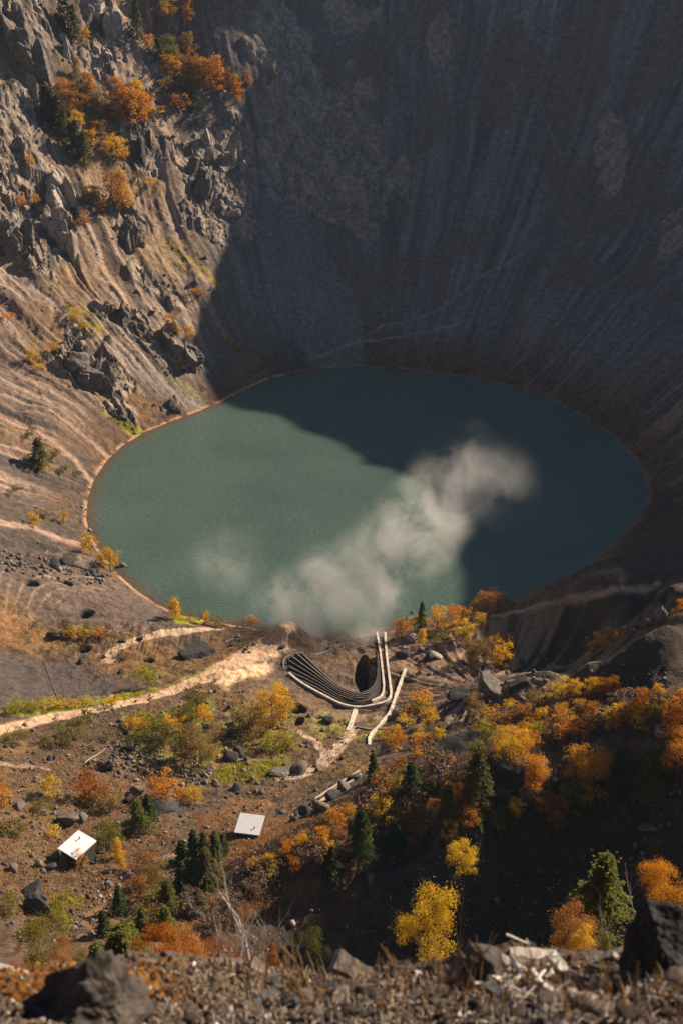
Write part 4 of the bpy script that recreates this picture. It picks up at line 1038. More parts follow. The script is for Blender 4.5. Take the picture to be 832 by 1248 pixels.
# ------------------------------------------------------------------ built things
def fix(pts):
    return spot([p[0] for p in pts], [p[1] for p in pts])[0]
def densify(P, step):
    o = [P[0]]
    for a, b in zip(P[:-1], P[1:]):
        n = max(1, int(np.hypot(*(b - a)[:2]) / step)); o += [a + (b - a) * (i + 1) / n for i in range(n)]
    return np.array(o)
def smooth_line(P, it=2):
    for _ in range(it):
        q = [P[0]]
        for a, b in zip(P[:-1], P[1:]): q += [a * .75 + b * .25, a * .25 + b * .75]
        P = np.array(q + [P[-1]])
    return P
def wall_strip(name, px, w, h, mat, parent=None, sm=2, base=.6, lift=0, jag=0, loc0=None):
    P = fix(px); P = smooth_line(P, sm) if sm else P; P = densify(P, .8)
    g = ground(P[:, 0], P[:, 1]); kk = 5
    gp = np.pad(g, kk, mode='edge'); g = np.array([gp[i:i + 2 * kk + 1].mean() for i in range(len(g))])
    T = np.gradient(P[:, :2], axis=0); T /= np.linalg.norm(T, axis=1, keepdims=True) + 1e-9; Nn = np.stack([-T[:, 1], T[:, 0]], 1)
    V = []; F = []
    rj = np.random.default_rng(len(px) * 7)
    for i in range(len(P)):
        ww = w * (1 + jag * rj.uniform(-1, 1)); a = P[i, :2] + Nn[i] * ww / 2; b = P[i, :2] - Nn[i] * ww / 2; zt = g[i] + h + lift
        V += [(a[0], a[1], g[i] - base + lift), (a[0], a[1], zt), (b[0], b[1], zt), (b[0], b[1], g[i] - base + lift)]
    for i in range(len(P) - 1):
        for k in range(4):
            a, b = i * 4 + k, i * 4 + (k + 1) % 4; F.append((a, b, b + 4, a + 4))
    F += [(3, 2, 1, 0), tuple(len(V) - 4 + q for q in range(4))]
    V = np.array(V); c0 = V.mean(0) if loc0 is None else np.array(loc0); c0 = np.array([c0[0], c0[1], V[:, 2].min()]) if loc0 is None else c0
    return mesh_obj(name, [tuple(v) for v in V - c0], F, mat, parent, loc=None if parent else tuple(c0))
OUT = [(352,822),(365,833),(395,850),(417,861),(434,865),(451,863),(469,857),(477,850),(475,834),(472,812),(470,792),(469,775)]
INN = [(459,774),(463,796),(466,820),(468,841),(465,850),(453,856)]
tag(wall_strip('retaining_wall', OUT, .55, .8, M_white, jag=.15), 'long white wall curving round the foot of the terraces to the shore', 'wall')
tag(wall_strip('retaining_wall', INN, .5, .8, M_white, jag=.15), 'shorter white wall running inside the curved one down from the shore', 'wall')
tag(wall_strip('white_channel', [(494,816),(487,836),(481,853),(476,869),(464,884),(450,898),(450,908)], .75, .6, M_white, sm=1, jag=.2), 'white channel slanting down right of the terraces', 'channel')
tag(wall_strip('stone_ramp', [(433,867),(429,879),(424,891)], 1.1, .4, M_white, sm=0, jag=.1), 'short pale ramp below the curved white wall', 'ramp')
tag(wall_strip('earth_kerb', [(434,887),(450,889),(468,888)], .5, .35, M_edge, sm=0), 'low brown kerb between the ramp and the white channel', 'kerb')
fl = empty('timber_flume', tuple(fix([(410,956)])[0])); l0 = fl.location[:]
for a in ([(384,974),(410,958),(438,941)], [(386,979),(412,963),(440,946)]): wall_strip('rail', a, .3, .5, M_wood, fl, sm=0, loc0=l0)
wall_strip('trough', [(385,976),(411,960),(439,943)], .8, .15, M_edge, fl, sm=0, loc0=l0)
tag(fl, 'pale timber flume running down beside the row of black blocks', 'flume')
# stepped terraces: curves between the inner and the outer edge
IN_E = np.array([(369,801),(386,818),(406,836),(423,847),(438,850),(451,846),(458,836),(460,820),(459,800)], float)
OU_E = np.array([(364,831),(387,844),(407,855),(424,861),(438,862),(455,858),(464,848),(464,824),(461,800)], float)
ST = [(358,800),(357,806),(357,812),(359,818),(361,824),(364,830)]
STW = [(370,799),(362,800),(355,802),(352,808),(352,815),(354,821),(358,827),(363,832)]
tag(wall_strip('pale_kerb', [(346,816),(345,804),(356,797),(371,797)], .35, .35, M_edge, sm=1), 'thin pale kerb hooking round the upper left end of the terraces', 'kerb')
te = empty('stepped_terraces', tuple(fix([(430,855)])[0])); l0 = np.array(te.location)
Cv = []
for i in range(8):
    f = i / 7.0; q = IN_E * (1 - f) + OU_E * f
    if 0 < i < 7: q = np.vstack([[STW[i]], q[1:]])
    P = densify(smooth_line(fix([tuple(a) for a in q]), 2), .7)
    s = np.linspace(0, 1, 90); L = np.r_[0, np.cumsum(np.hypot(*np.diff(P[:, :2], axis=0).T))]; L /= L[-1]
    Cv.append(np.stack([np.interp(s, L, P[:, 0]), np.interp(s, L, P[:, 1])], 1))
zb = [ground(cv[:, 0], cv[:, 1]) for cv in Cv]; zb = np.array([np.convolve(np.pad(z_, 8, mode='edge'), np.ones(17) / 17, 'valid') for z_ in zb])
zoff = np.interp(np.arange(8), [0, 7], [1.2, .3])
for i in range(7):
    A, B = Cv[i], Cv[i + 1]; za, zb2 = zb[i] + zoff[i], zb[i + 1] + zoff[i + 1]
    w = np.linalg.norm(B - A, axis=1, keepdims=True) + 1e-6; D = (B - A) / w; lip = np.minimum(.3, w * .3)
    P1 = A; P2_ = A + D * lip; P3 = A + D * (lip + np.minimum(.25, w * .3)); P4 = B
    rowsV = [np.c_[P1, za - .02], np.c_[P1, za + .30], np.c_[P2_, za + .30], np.c_[P3, zb2 - .45], np.c_[P4, zb2 - .30], np.c_[P4, zb2 - 1.5], np.c_[P1, za - 1.5]]
    Vt = np.stack(rowsV, 1).reshape(-1, 3) - l0; Ft = []; nn = 7
    for j in range(len(A) - 1):
        for k in range(nn):
            a, b = j * nn + k, j * nn + (k + 1) % nn; Ft.append((a, b, b + nn, a + nn))
    Ft += [tuple(range(nn))[::-1], tuple(len(Vt) - nn + q for q in range(nn))]
    o = mesh_obj('terrace_step', [tuple(v) for v in Vt], Ft, M_liner, te)
    o.data.materials.append(M_edge)
    for pi, pl in enumerate(o.data.polygons):
        if pi < (len(A) - 1) * nn and pi % nn in (0, 1): pl.material_index = 1
tag(te, 'curved stack of black lined terraces with pale edges inside the white wall', 'terraces')
# cabins
def box(x0, x1, y0, y1, z0, z1):
    return [(x0,y0,z0),(x1,y0,z0),(x1,y1,z0),(x0,y1,z0),(x0,y0,z1),(x1,y0,z1),(x1,y1,z1),(x0,y1,z1)], [(3,2,1,0),(4,5,6,7),(0,1,5,4),(1,2,6,5),(2,3,7,6),(3,0,4,7)]
def cabin(u, v, rz, w, d, hf, hb, roofmat, label, t=.22, over=.35, pipe=(0, 0)):
    p, k = spot([u], [v]); p = p[0]; r = empty('cabin', (p[0], p[1], p[2] - .2), rz)
    V = [(-w/2,-d/2,-1),(w/2,-d/2,-1),(w/2,d/2,-1),(-w/2,d/2,-1),(-w/2,-d/2,hf),(w/2,-d/2,hf),(w/2,d/2,hb),(-w/2,d/2,hb)]
    wl = mesh_obj('wall', V, box(0,1,0,1,0,1)[1], M_wallw, r)
    sl = (hb - hf) / d; a, b = -d/2 - over, d/2 + over; W = w/2 + over
    za, zb_ = hf + sl * (a + d/2), hf + sl * (b + d/2)
    V = [(-W,a,za+.01),(W,a,za+.01),(W,b,zb_+.01),(-W,b,zb_+.01),(-W,a,za+t),(W,a,za+t),(W,b,zb_+t),(-W,b,zb_+t)]
    rf = mesh_obj('roof', V, box(0,1,0,1,0,1)[1], roofmat, r)
    px, py = pipe; zp = hf + sl * (py + d/2) + t
    cv, cf = tube_data([(px, py, zp - .1), (px, py, zp + .35), (px, py, zp + .37), (px, py, zp + .45)], [.10, .10, .16, .05], 10)
    mesh_obj('chimney', cv, cf, M_rock_dark, rf)
    dv, df = box(-w*.3, -w*.3+.9, -d/2-.06, -d/2-.003, -.1, min(1.9, hf-.2)); dr = mesh_obj('door', dv, df, M_bark, r)
    hv, hf_ = box(-w*.3+.75, -w*.3+.82, -d/2-.10, -d/2-.061, .9, 1.02); mesh_obj('handle', hv, hf_, M_dead, dr)
    wv, wf_ = box(w*.12, w*.12+.8, -d/2-.05, -d/2-.003, hf*.5, hf*.5+.6); mesh_obj('window', wv, wf_, M_slate, r)
    return tag(r, label, 'cabin')
cabin(97, 1049, R(-36), 4.2, 4.6, 3.8, 4.3, M_roof_w, 'small cabin with a brilliant white roof and black walls', pipe=(-.6, 1.2))
cabin(305, 1016, R(-10), 4.4, 4.4, 2.3, 2.8, M_roof, 'low hut with a pale flat roof on the rusty slope', pipe=(1.2, -1.0))
# fallen poles on the left slope
def pole(a, b, r0, label, mat=M_dead, name='fallen_log', cat='log', group=None, sag=0, up=.1):
    P = fix([a, b]); n = 8; pts = []
    for i in range(n + 1):
        f = i / n; q = P[0] * (1 - f) + P[1] * f; pts.append((q[0] - P[0][0], q[1] - P[0][1], float(ground(q[0], q[1])) - P[0][2] + r0 + up + .02 * math.sin(i * 2)))
    V, F = tube_data(pts, [r0 * (1 - .5 * i / n) for i in range(n + 1)], 7)
    return tag(mesh_obj(name, V, F, mat, loc=tuple(P[0])), label, cat, group)
pole((104, 931), (129, 913), .14, 'pale fallen pole slanting across the left slope')
pole((98, 928), (134, 928), .09, 'thin brown pole lying level under the slanting one', M_bark)
pole((97, 914), (116, 905), .07, 'thin pale pole above the slanting one')
pole((143, 905), (158, 898), .08, 'short pale pole by the tall black boulder')
pole((384, 799), (404, 791), .14, 'pale pole lying above the terraces')
pole((275, 783), (285, 779), .16, 'short white pole by the great dark block')
pole((55, 808), (73, 856), .09, 'brown line of old planks crossing the dark spoil field', M_edge)
pole((690, 905), (712, 870), .1, 'dead pole leaning over the right hillside', M_straw)
# great block with the flat top above the road
p, k = spot([602], [838]); p = p[0]; V, F = rock_data(915, 5, 8, .06, flat=.42, size=(4.4, 2.9, 3.3))
o = mesh_obj('boulder', V, F, M_rock_grey, loc=(p[0], p[1], p[2] + .3)); o.rotation_euler = (R(4), R(12), R(-10)); tag(o, 'big grey flat topped rock in the mouth of the hollow', 'boulder')
p, k = spot([246], [797]); p = p[0]; k = k[0]
V, F = rock_data(901, 5, 9, .05, flat=.45, size=(5.6, 3.8, 4.2))
o = mesh_obj('boulder', V, F, M_rock_dark, loc=(p[0], p[1] + .5, p[2] + .3)); o.rotation_euler = (R(10), R(8), R(12)); tag(o, 'great dark block with a flat grey top above the road', 'boulder')
# ------------------------------------------------------------------ near slope and the stony lip
def near_base(u, vtop, y):
    """a plant on the near slope at distance y whose top shows at that photo pixel"""
    d = ray(u, vtop); t = y / d[1]; x = d[0] * t; zt = CAM_H + d[2] * t; g = float(ground(x, y)); return (x, y, g), zt - g, t / F_PX
def near_tree(u, vt, y, kind, col, wpx, hpx, lod, label):
    """crown of wpx by hpx photo pixels on top of as much trunk as the steep slope asks for"""
    loc, H, k = near_base(u, vt, y); H *= .97
    wf = wpx * k / H / {'broad': .92, 'column': .55, 'fir': .36, 'shrub': 1.45}[kind]
    r = put_tree((loc[0], loc[1], loc[2] - .05), H, kind, col, wf, lod, label)
    cf = min(1.0, hpx * k / .8 / H)
    for ch in r.children:
        if ch.name.startswith('crown'): ch.scale = (1, 1, cf / 1.04); ch.location = (0, 0, 1 - cf)
    return r
for q in """525 1080 22 b yellow 92 118 3 bright yellow leafy tree against the black ravine above the rubble
700 1085 30 c rust 70 100 3 cone shaped orange tree against the black ravine at the right
716 1120 28 c gold 40 60 2 lower golden shoot beside the cone shaped orange tree
567 1019 90 b yellow 44 46 2 dull yellow tree alone halfway up the black ravine
741 1032 60 f olivefir 56 90 2 shadowed conifer in the black ravine at the right
145 1120 55 f olivefir 62 90 2 sunlit olive conifer behind the blurred foreground rock
116 1144 50 f olivefir 34 60 2 shorter olive conifer left of the sunlit one
96 1150 46 s olive 34 40 2 olive bush between the foreground rock and the round olive tree
48 1118 40 b olive 84 90 3 round olive tree with an orange tinge at the lower left
72 1138 38 b rust 36 50 3 rusty crown on the right of the round olive tree
380 1124 50 s olivefir 44 50 2 olive green pine bush just above the rubble in the middle
188 1126 14 b red 78 95 3 left peak of the fiery red bushes behind the foreground rock
228 1136 13 b red 92 95 3 middle of the fiery red bushes behind the foreground rock
266 1142 14 b red 72 85 3 right end of the fiery red bushes by the dead branches
208 1160 10 s red 90 50 3 low red bush nearest the foreground rock
284 1174 9.5 s gold 46 34 3 small yellow shrub at the foot of the red bushes
330 1142 12 c red 26 50 2 small red sprig beside the dead branches
20 1176 9 s red 80 40 3 rusty red low shrub at the lower left corner
60 1182 8.5 s rust 50 36 3 rusty shrub left of the foreground rock
812 1040 12 s orange 84 60 3 orange bush over the dark block at the right edge
772 1135 11 s rust 34 44 3 small rusty bush at the foot of the dark block
742 1128 26 s olive 28 40 2 dull olive bush between the orange tree and the dark block""".split('\n'):
    q = q.split(None, 8); near_tree(float(q[0]), float(q[1]), float(q[2]), K_[q[3]], q[4], float(q[5]), float(q[6]), int(q[7]), q[8])
# dead shrub
def dead_shrub(u, vt, y, wpx, label, seed):
    loc, H, k = near_base(u, vt, y); rg = random.Random(seed); parts = []
    def grow(p, d, L, r, dep):
        n = 5; pts = [p]; rad = [r]
        for i in range(n):
            d = (d + Vector((rg.uniform(-.3, .3), rg.uniform(-.3, .3), rg.uniform(-.12, .22)))).normalized(); p = p + d * L / n; pts.append(p); rad.append(r * (1 - .6 * (i + 1) / n))
            if dep and rg.random() < .75: grow(p, (d + Vector((rg.uniform(-1, 1), rg.uniform(-.8, .8), rg.uniform(-.1, .6)))).normalized(), L * rg.uniform(.4, .7), rad[-1] * .7, dep - 1)
        parts.append(tube_data(pts, rad, 5))
    W = wpx * k
    for s in range(5): grow(Vector((rg.uniform(-.1, .1), 0, -.1)), Vector((rg.uniform(-.5, .5) * W / H, rg.uniform(-.2, .2), 1)).normalized(), H * rg.uniform(.75, 1.05), .02, 3)
    V, F = join(parts); return tag(mesh_obj('dead_shrub', V, F, M_dead, loc=loc), label, 'dead bush')
dead_shrub(290, 1122, 8.5, 50, 'bare grey dead branches rising behind the rubble', 5)
dead_shrub(745, 1128, 14, 40, 'thin bare twigs left of the dark block', 8)
# stones of the lip
def lip(u, v):
    for dv in range(0, 40, 3):
        p, k = spot([u], [v + dv])
        if p[0][1] < 8.5: break
    return p[0], k[0]
def stone(u, v, size_px, mat, label, seed, sub=5, planes=14, rough=.1, rot=(0, 0, 0), lift=.2, flat=0, name='stone', cat='rock', group=None):
    p, k = lip(u, v); s = [q * k * .5 for q in size_px]
    V, F = rock_data(seed, sub, planes, rough, flat=flat, size=s)
    o = mesh_obj(name, V, F, mat, loc=(p[0], p[1], p[2] + s[2] * lift)); o.rotation_euler = rot
    return tag(o, label, cat, group)
stone(112, 1250, (205, 130, 170), M_stone_near_dark, 'large blurred brown rock filling the lower left foreground', 41, 6, 18, .34, (0, R(6), R(20)), .15)
stone(800, 1192, (88, 80, 150), MR['k'], 'tall dark block standing at the right edge of the rubble', 43, 6, 9, .14, (0, R(4), R(30)), .35)
stone(822, 1140, (60, 50, 70), MR['k'], 'upper dark block behind the tall one at the right edge', 44, 5, 12, .12, (0, 0, 0), .6)
stone(582, 1188, (72, 50, 46), M_stone_near_dark, 'brown pointed rock behind the rubble in the middle', 45, 5, 9, .06, (0, R(10), 0), .3)
def slab(u, v, L, W, T, rot, mat, label, seed, name='flat_stone', cat='rock', taper=.75):
    p, k = lip(u, v); rg = np.random.default_rng(seed); n = 16; V = []; F = []
    prof = [(-.5, -.5), (.5, -.5), (.5, .5), (-.5, .5)]
    for i in range(n + 1):
        f = i / n; w = W * k * (1 - (1 - taper) * f) * (1 + .05 * rg.normal()); t = T * k * (1 - .3 * f) * (1 + .06 * rg.normal()); x = (f - .5) * L * k
        for a, b in prof: V.append((x, a * w, b * t + .01 * L * k * math.sin(f * 5 + seed)))
    for i in range(n):
        for q in range(4): a, b = i * 4 + q, i * 4 + (q + 1) % 4; F.append((a, b, b + 4, a + 4))
    F += [(3, 2, 1, 0), tuple(len(V) - 4 + q for q in range(4))]
    o = mesh_obj(name, V, F, mat, loc=(p[0], p[1], p[2] + .03)); o.rotation_euler = rot
    b = o.modifiers.new('b', 'BEVEL'); b.width = .004; b.segments = 2
    return tag(o, label, cat)
slab(442, 1190, 84, 24, 20, (R(30), R(34), R(-8)), M_stone_near, 'brown plank shaped slab tilted on the rubble', 3)
slab(543, 1184, 56, 34, 10, (R(35), R(-28), R(14)), M_slate, 'blue black slate leaning beside the brown pointed rock', 4, taper=.3)
slab(648, 1168, 56, 20, 8, (R(10), R(4), R(5)), M_dead, 'flat bleached piece of wood on the rubble at the right', 6, 'driftwood', 'wood', .6)
slab(686, 1186, 48, 15, 8, (R(10), R(35), R(-35)), M_stone_pale, 'bleached shard slanting down beside the flat wood', 7, 'driftwood', 'wood', .5)
slab(633, 1150, 38, 4, 3, (0, R(20), R(-10)), M_dead, 'thin pale stick pointing up left of the flat wood', 8, 'stick', 'stick', .6)
slab(655, 1196, 28, 8, 4, (0, R(50), R(-20)), M_stone_pale, 'narrow white splinter standing in the gravel', 9, 'splinter', 'wood', .3)
slab(725, 1202, 24, 4, 3, (0, R(35), R(-20)), M_stone_pale, 'small white stick under the bleached shard', 10, 'stick', 'stick', .7)
slab(742, 1168, 60, 12, 8, (0, R(-14), R(10)), M_stone_near, 'grey crumbling slab in front of the orange tree', 11, 'flat_stone', 'rock', .5)
slab(20, 1178, 60, 10, 5, (0, R(4), R(-12)), M_dead, 'pale stick lying at the lower left edge', 12, 'stick', 'stick', .5)
slab(745, 1200, 22, 18, 8, (R(20), R(40), R(10)), M_stone_near, 'tan triangular shard near the dark block', 13, taper=.2)
slab(512, 1190, 24, 8, 3, (R(10), R(2), R(3)), M_stone_pale, 'pale flat splinter below the slate', 14, 'splinter', 'wood', .5)
rg = random.Random(31); su = [rg.uniform(600, 770) for _ in range(26)]; sv = [rg.uniform(1176, 1222) for _ in range(26)]
for u, v in zip(su, sv):
    slab(u, v, rg.uniform(16, 52), rg.uniform(3, 8), rg.uniform(2, 4), (rg.uniform(-.5, .5), rg.uniform(-.7, .7), rg.uniform(-1.2, 1.2)), rg.choice([M_dead, M_stone_pale, M_wood, M_dead]), 'one of the bleached wood scraps littering the rubble at the right', int(u), 'wood_scrap', 'wood', rg.uniform(.3, .8))['group'] = 'bleached wood scraps at the right'
su = [rg.uniform(250, 780) for _ in range(22)]; sv = [rg.uniform(1180, 1236) for _ in range(22)]
for u, v in zip(su, sv):
    slab(u, v, rg.uniform(22, 44), rg.uniform(14, 26), rg.uniform(7, 14), (rg.uniform(-.6, .6), rg.uniform(-.6, .6), rg.uniform(-1.5, 1.5)), rg.choice([M_stone_near, M_stone_near_dark, M_stone_near_dark, M_slate]), 'one of the angular dark slabs jutting from the foreground rubble', int(u), 'flat_stone', 'rock', rg.uniform(.5, .9))['group'] = 'angular slabs in the foreground rubble'
stone(601, 1197, (17, 12, 17), M_stone_pale, 'round white stone in the middle of the gravel', 51, 4, 14, .03, lift=.5)
stone(697, 1212, (20, 14, 12), M_stone_pale, 'white stone with a point under the bleached shard', 52, 4, lift=.5)
stone(706, 1222, (16, 12, 20), M_stone_pale, 'lower white stone touching the pointed one', 53, 4, lift=.5)
stone(412, 1234, (11, 9, 11), M_stone_pale, 'small white pebble in the gravel left of the middle', 54, 3, lift=.5)
stone(806, 1132, (20, 12, 8), M_stone_pale, 'pale shelf of fungus like stone on the dark block', 55, 4, lift=1.2)
stone(284, 1192, (14, 10, 10), M_stone_pale, 'pale pebble under the yellow shrub', 56, 3, lift=.5)
rg = random.Random(3); SP_ = spot([rg.uniform(205, 832) for _ in range(110)], [rg.uniform(1184, 1246) for _ in range(110)])
for i in range(110):
    p, k = SP_[0][i], SP_[1][i]; w = rg.uniform(10, 32)
    if p[1] > 8.5: continue
    put_rock(p, k, w, w * rg.uniform(.5, .9), rg.choice([M_stone_near, M_stone_near_dark, M_stone_near_dark, M_stone_near]), 'one of the fist sized brown stones of the foreground rubble', 'stones of the foreground rubble', name='stone', cat='rock')
# gravel and litter: nobody could count it
n = 9000; g_ = np.random.default_rng(8)
gu = g_.uniform(-60, 892, n); gv = g_.uniform(1176, 1262, n); gp, gk = spot(gu, gv); okk = (gp[:, 1] < 9); gp = gp[okk]; gk = gk[okk]; n = len(gp)
IV, IF = ico(1); s = g_.uniform(1.2, 4.5, n) * gk
sc3 = s[:, None] * g_.uniform(.5, 1.3, (n, 3)); jit = g_.uniform(.7, 1.2, (n, len(IV), 1))
V = IV[None] * sc3[:, None] * jit + gp[:, None] + np.array([0, 0, 1])[None, None] * (s * .3)[:, None, None]
F = (IF[None] + (np.arange(n) * len(IV))[:, None, None]).reshape(-1, 3)
m, t, N, L, P = nmat('gravel'); ge = N.new("ShaderNodeNewGeometry")
L.new(ramp(N, L, ge.outputs['Random Per Island'], [(0, (.022, .016, .013)), (.6, (.10, .068, .048)), (.93, (.22, .16, .12)), (1, (.6, .55, .5))]), P.inputs['Base Color']); P.inputs['Roughness'].default_value = .9
o = mesh_obj('gravel', V.reshape(-1, 3), F, m); o['kind'] = 'stuff'; o['label'] = 'brown gravel covering the foreground lip'; o['category'] = 'gravel'
SCR = []
for poly, w in [([(0,890),(260,830),(430,880),(470,900),(300,1060),(150,1140),(0,1150)], 1500), ([(130,905),(215,930),(250,925),(270,950),(210,965),(120,930)], 500), ([(0,670),(140,700),(120,715),(0,695)], 250), ([(20,0),(200,0),(280,300),(240,480),(150,520),(0,420)], 350), ([(580,1000),(680,945),(670,965),(600,1008)], 250), ([(430,1050),(600,990),(832,900),(832,1160),(300,1150)], 700), ([(105,1060),(170,1060),(150,1140),(60,1150)], 450), ([(480,770),(832,820),(832,880),(560,900)], 400)]:
    SCR += scatter(poly, w, len(SCR) + 5)
A = np.array(SCR); gp, gk = spot(A[:, 0], A[:, 1]); okk = gp[:, 2] > .3; gp = gp[okk]; gk = gk[okk]; n = len(gp); g_ = np.random.default_rng(77)
s = g_.uniform(.6, 1, n) ** 3 * g_.choice([1, 1, 1, 2.0], n) * 1.1 * gk / .2 * .42; sc3 = s[:, None] * g_.uniform(.5, 1.3, (n, 3)); jit = g_.uniform(.65, 1.25, (n, len(IV), 1))
V2 = IV[None] * sc3[:, None] * jit + gp[:, None] + np.array([0, 0, .3])[None, None] * s[:, None, None]
m2_, t2_, N2, L2, P2b = nmat('scree'); ge = N2.new("ShaderNodeNewGeometry")
L2.new(ramp(N2, L2, ge.outputs['Random Per Island'], [(0, (.035, .030, .028)), (.7, (.13, .105, .09)), (1, (.30, .25, .21))]), P2b.inputs['Base Color']); P2b.inputs['Roughness'].default_value = .9
o2_ = mesh_obj('scree', V2.reshape(-1, 3), (IF[None] + (np.arange(n) * len(IV))[:, None, None]).reshape(-1, 3), m2_); o2_['kind'] = 'stuff'; o2_['label'] = 'loose stones strewn over the slopes'; o2_['category'] = 'scree'
# straw stems
def stems(n, box_, hpx, seed, lab, name='dry_grass', mat=M_straw, lean=.35):
    rg = random.Random(seed); parts = []; S1, S2 = spot([rg.uniform(*box_[0]) for _ in range(n)], [rg.uniform(*box_[1]) for _ in range(n)])
    for i in range(n):
        p, k = S1[i], S2[i]
        if p[1] > 9: continue
        h = rg.uniform(*hpx) * k; a = rg.uniform(-1, 1) * lean; b = rg.uniform(-1, 1) * lean; x, y, z = p
        parts.append(tube_data([(x, y, z - .01), (x + a * h * .4, y + b * h * .3, z + h * .55), (x + a * h, y + b * h, z + h)], [.0035, .0028, .0012], 4))
    V, F = join(parts); return mesh_obj(name, V, F, mat)
o = stems(600, ((215, 832), (1178, 1246)), (14, 62), 1, ''); o['kind'] = 'stuff'; o['label'] = 'dry straw coloured grass sprouting from the gravel'; o['category'] = 'grass'
for i, (u, v, h, lab) in enumerate([(586, 1190, 64, 'tall dry stalk beside the brown pointed rock'), (596, 1192, 44, 'shorter dry stalk right of the tall one'), (578, 1190, 36, 'dry stalk leaning left by the brown pointed rock'), (352, 1210, 70, 'tall bent dry stalk at the left of the gravel'), (372, 1200, 60, 'dry stalk curving over left of the slab'), (322, 1196, 50, 'thin dry stalk under the dead branches')]):
    p, k = lip(u, v); hh = h * k; rg = random.Random(i + 20); parts = []
    for q in range(3):
        a = rg.uniform(-.3, .3) + (-.3 if 'left' in lab else 0); parts.append(tube_data([(q * .012, 0, -.02), (a * hh * .4, .02, hh * .6), (a * hh, .03, hh * rg.uniform(.8, 1.1))], [.006, .004, .002], 5))
    V, F = join(parts); tag(mesh_obj('dry_stalk', V, F, M_straw, loc=tuple(p)), lab, 'stalk')
n = 1500; g_ = np.random.default_rng(18); gp, gk = spot(g_.uniform(-40, 215, n), g_.uniform(1180, 1222, n)); gp = gp[gp[:, 1] < 8.5]; n = len(gp)
C = gp + g_.normal(size=(n, 3)) * .02; C[:, 2] = gp[:, 2] + g_.uniform(.0, .07, n); V, F = leaf_quads(C, g_.normal(size=(n, 3)) + np.array([0, 0, .8]), g_.uniform(.015, .05, n), g_)
o = mesh_obj('fallen_leaves', V, F, LEAF['rust']); set_tone(o.data, np.repeat(g_.uniform(0, 1, n), 4)); o['kind'] = 'stuff'; o['label'] = 'orange brown fallen leaves at the lower left'; o['category'] = 'leaves'
n = 900; gp, gk = spot(g_.uniform(200, 832, n), g_.uniform(1186, 1250, n)); gp = gp[gp[:, 1] < 8.5]; parts = []; rg = random.Random(9)
for q in gp:
    a = rg.uniform(0, 6.28); L_ = rg.uniform(.02, .09); h = rg.uniform(-.2, .6) * L_
    parts.append(tube_data([(q[0], q[1], q[2] + .01), (q[0] + math.cos(a) * L_ * .5, q[1] + math.sin(a) * L_ * .5, q[2] + .016 + h * .6), (q[0] + math.cos(a) * L_, q[1] + math.sin(a) * L_, q[2] + .012 + h)], [.0035, .003, .0015], 4))
V, F = join(parts); o = mesh_obj('twigs', V, F, M_dead); o['kind'] = 'stuff'; o['label'] = 'broken twigs littering the gravel'; o['category'] = 'twigs'
# ------------------------------------------------------------------ ground cover of the valley
def cover(polys, n, size, mats_ramp, name, label, seed, hgt=.35):
    g_ = np.random.default_rng(seed); pts = []
    for poly, w in polys: pts += scatter(poly, int(n * w), seed + len(pts) % 97)
    A = np.array(pts); P_, k = spot(A[:, 0], A[:, 1]); n = len(P_)
    per = 9; C = np.repeat(P_, per, 0) + g_.normal(size=(n * per, 3)) * np.array([.45, .45, 0]) ; C[:, 2] = ground(C[:, 0], C[:, 1]) + g_.uniform(0, hgt, len(C))
    D = g_.normal(size=(len(C), 3)); D[:, 2] *= .4
    V, F = leaf_quads(C, D, size * g_.uniform(.5, 1.5, len(C)), g_)
    o = mesh_obj(name, V, F, None); set_tone(o.data, np.repeat(np.clip(np.repeat(g_.uniform(0, .6, n), per) + g_.uniform(0, .4, len(C)), 0, 1), 4)); o.data.materials.append(mats_ramp)
    o['kind'] = 'stuff'; o['label'] = label; o['category'] = 'ground cover'; return o
cover([([(560,905),(640,862),(832,850),(832,890),(690,905),(600,960),(520,1020),(300,1100),(250,1070),(380,1000),(480,930)], 1)], 8000, .32, LEAF['twig'], 'undergrowth', 'bare brown undergrowth on the right hillside', 3, .7)
cover([([(0,890),(140,870),(260,850),(430,880),(470,900),(440,940),(300,1060),(150,1080),(0,1120)], 1.2), ([(0,720),(200,780),(330,780),(230,820),(0,800)], .2)], 3200, .26, LEAF['tan'], 'dry_grass', 'dry tan grass scattered over the valley floor', 4, .3)
cover([([(250,940),(290,931),(350,925),(348,940),(300,955),(262,953)], .35), ([(205,745),(225,742),(248,752),(240,759),(215,757)], .2), ([(10,868),(120,852),(190,840),(192,845),(120,860),(20,873)], .25), ([(132,507),(145,505),(168,524),(166,530),(150,522)], .2)], 1100, .3, LEAF['lime'], 'grass', 'lime green grass patches by the road and the shore', 5, .25)
cover([([(240,985),(330,1012),(420,975),(410,1000),(330,1040),(290,1070),(240,1050)], .5), ([(0,930),(120,930),(230,1010),(200,1060),(100,1110),(0,1120)], .6), ([(150,1080),(330,1075),(340,1120),(160,1140)], .4), ([(560,870),(640,850),(832,840),(832,870),(600,900)], .5)], 1300, .3, LEAF['rust'], 'ground_cover', 'rust red low growth below the pale flat roof and on the hillside', 6, .4)

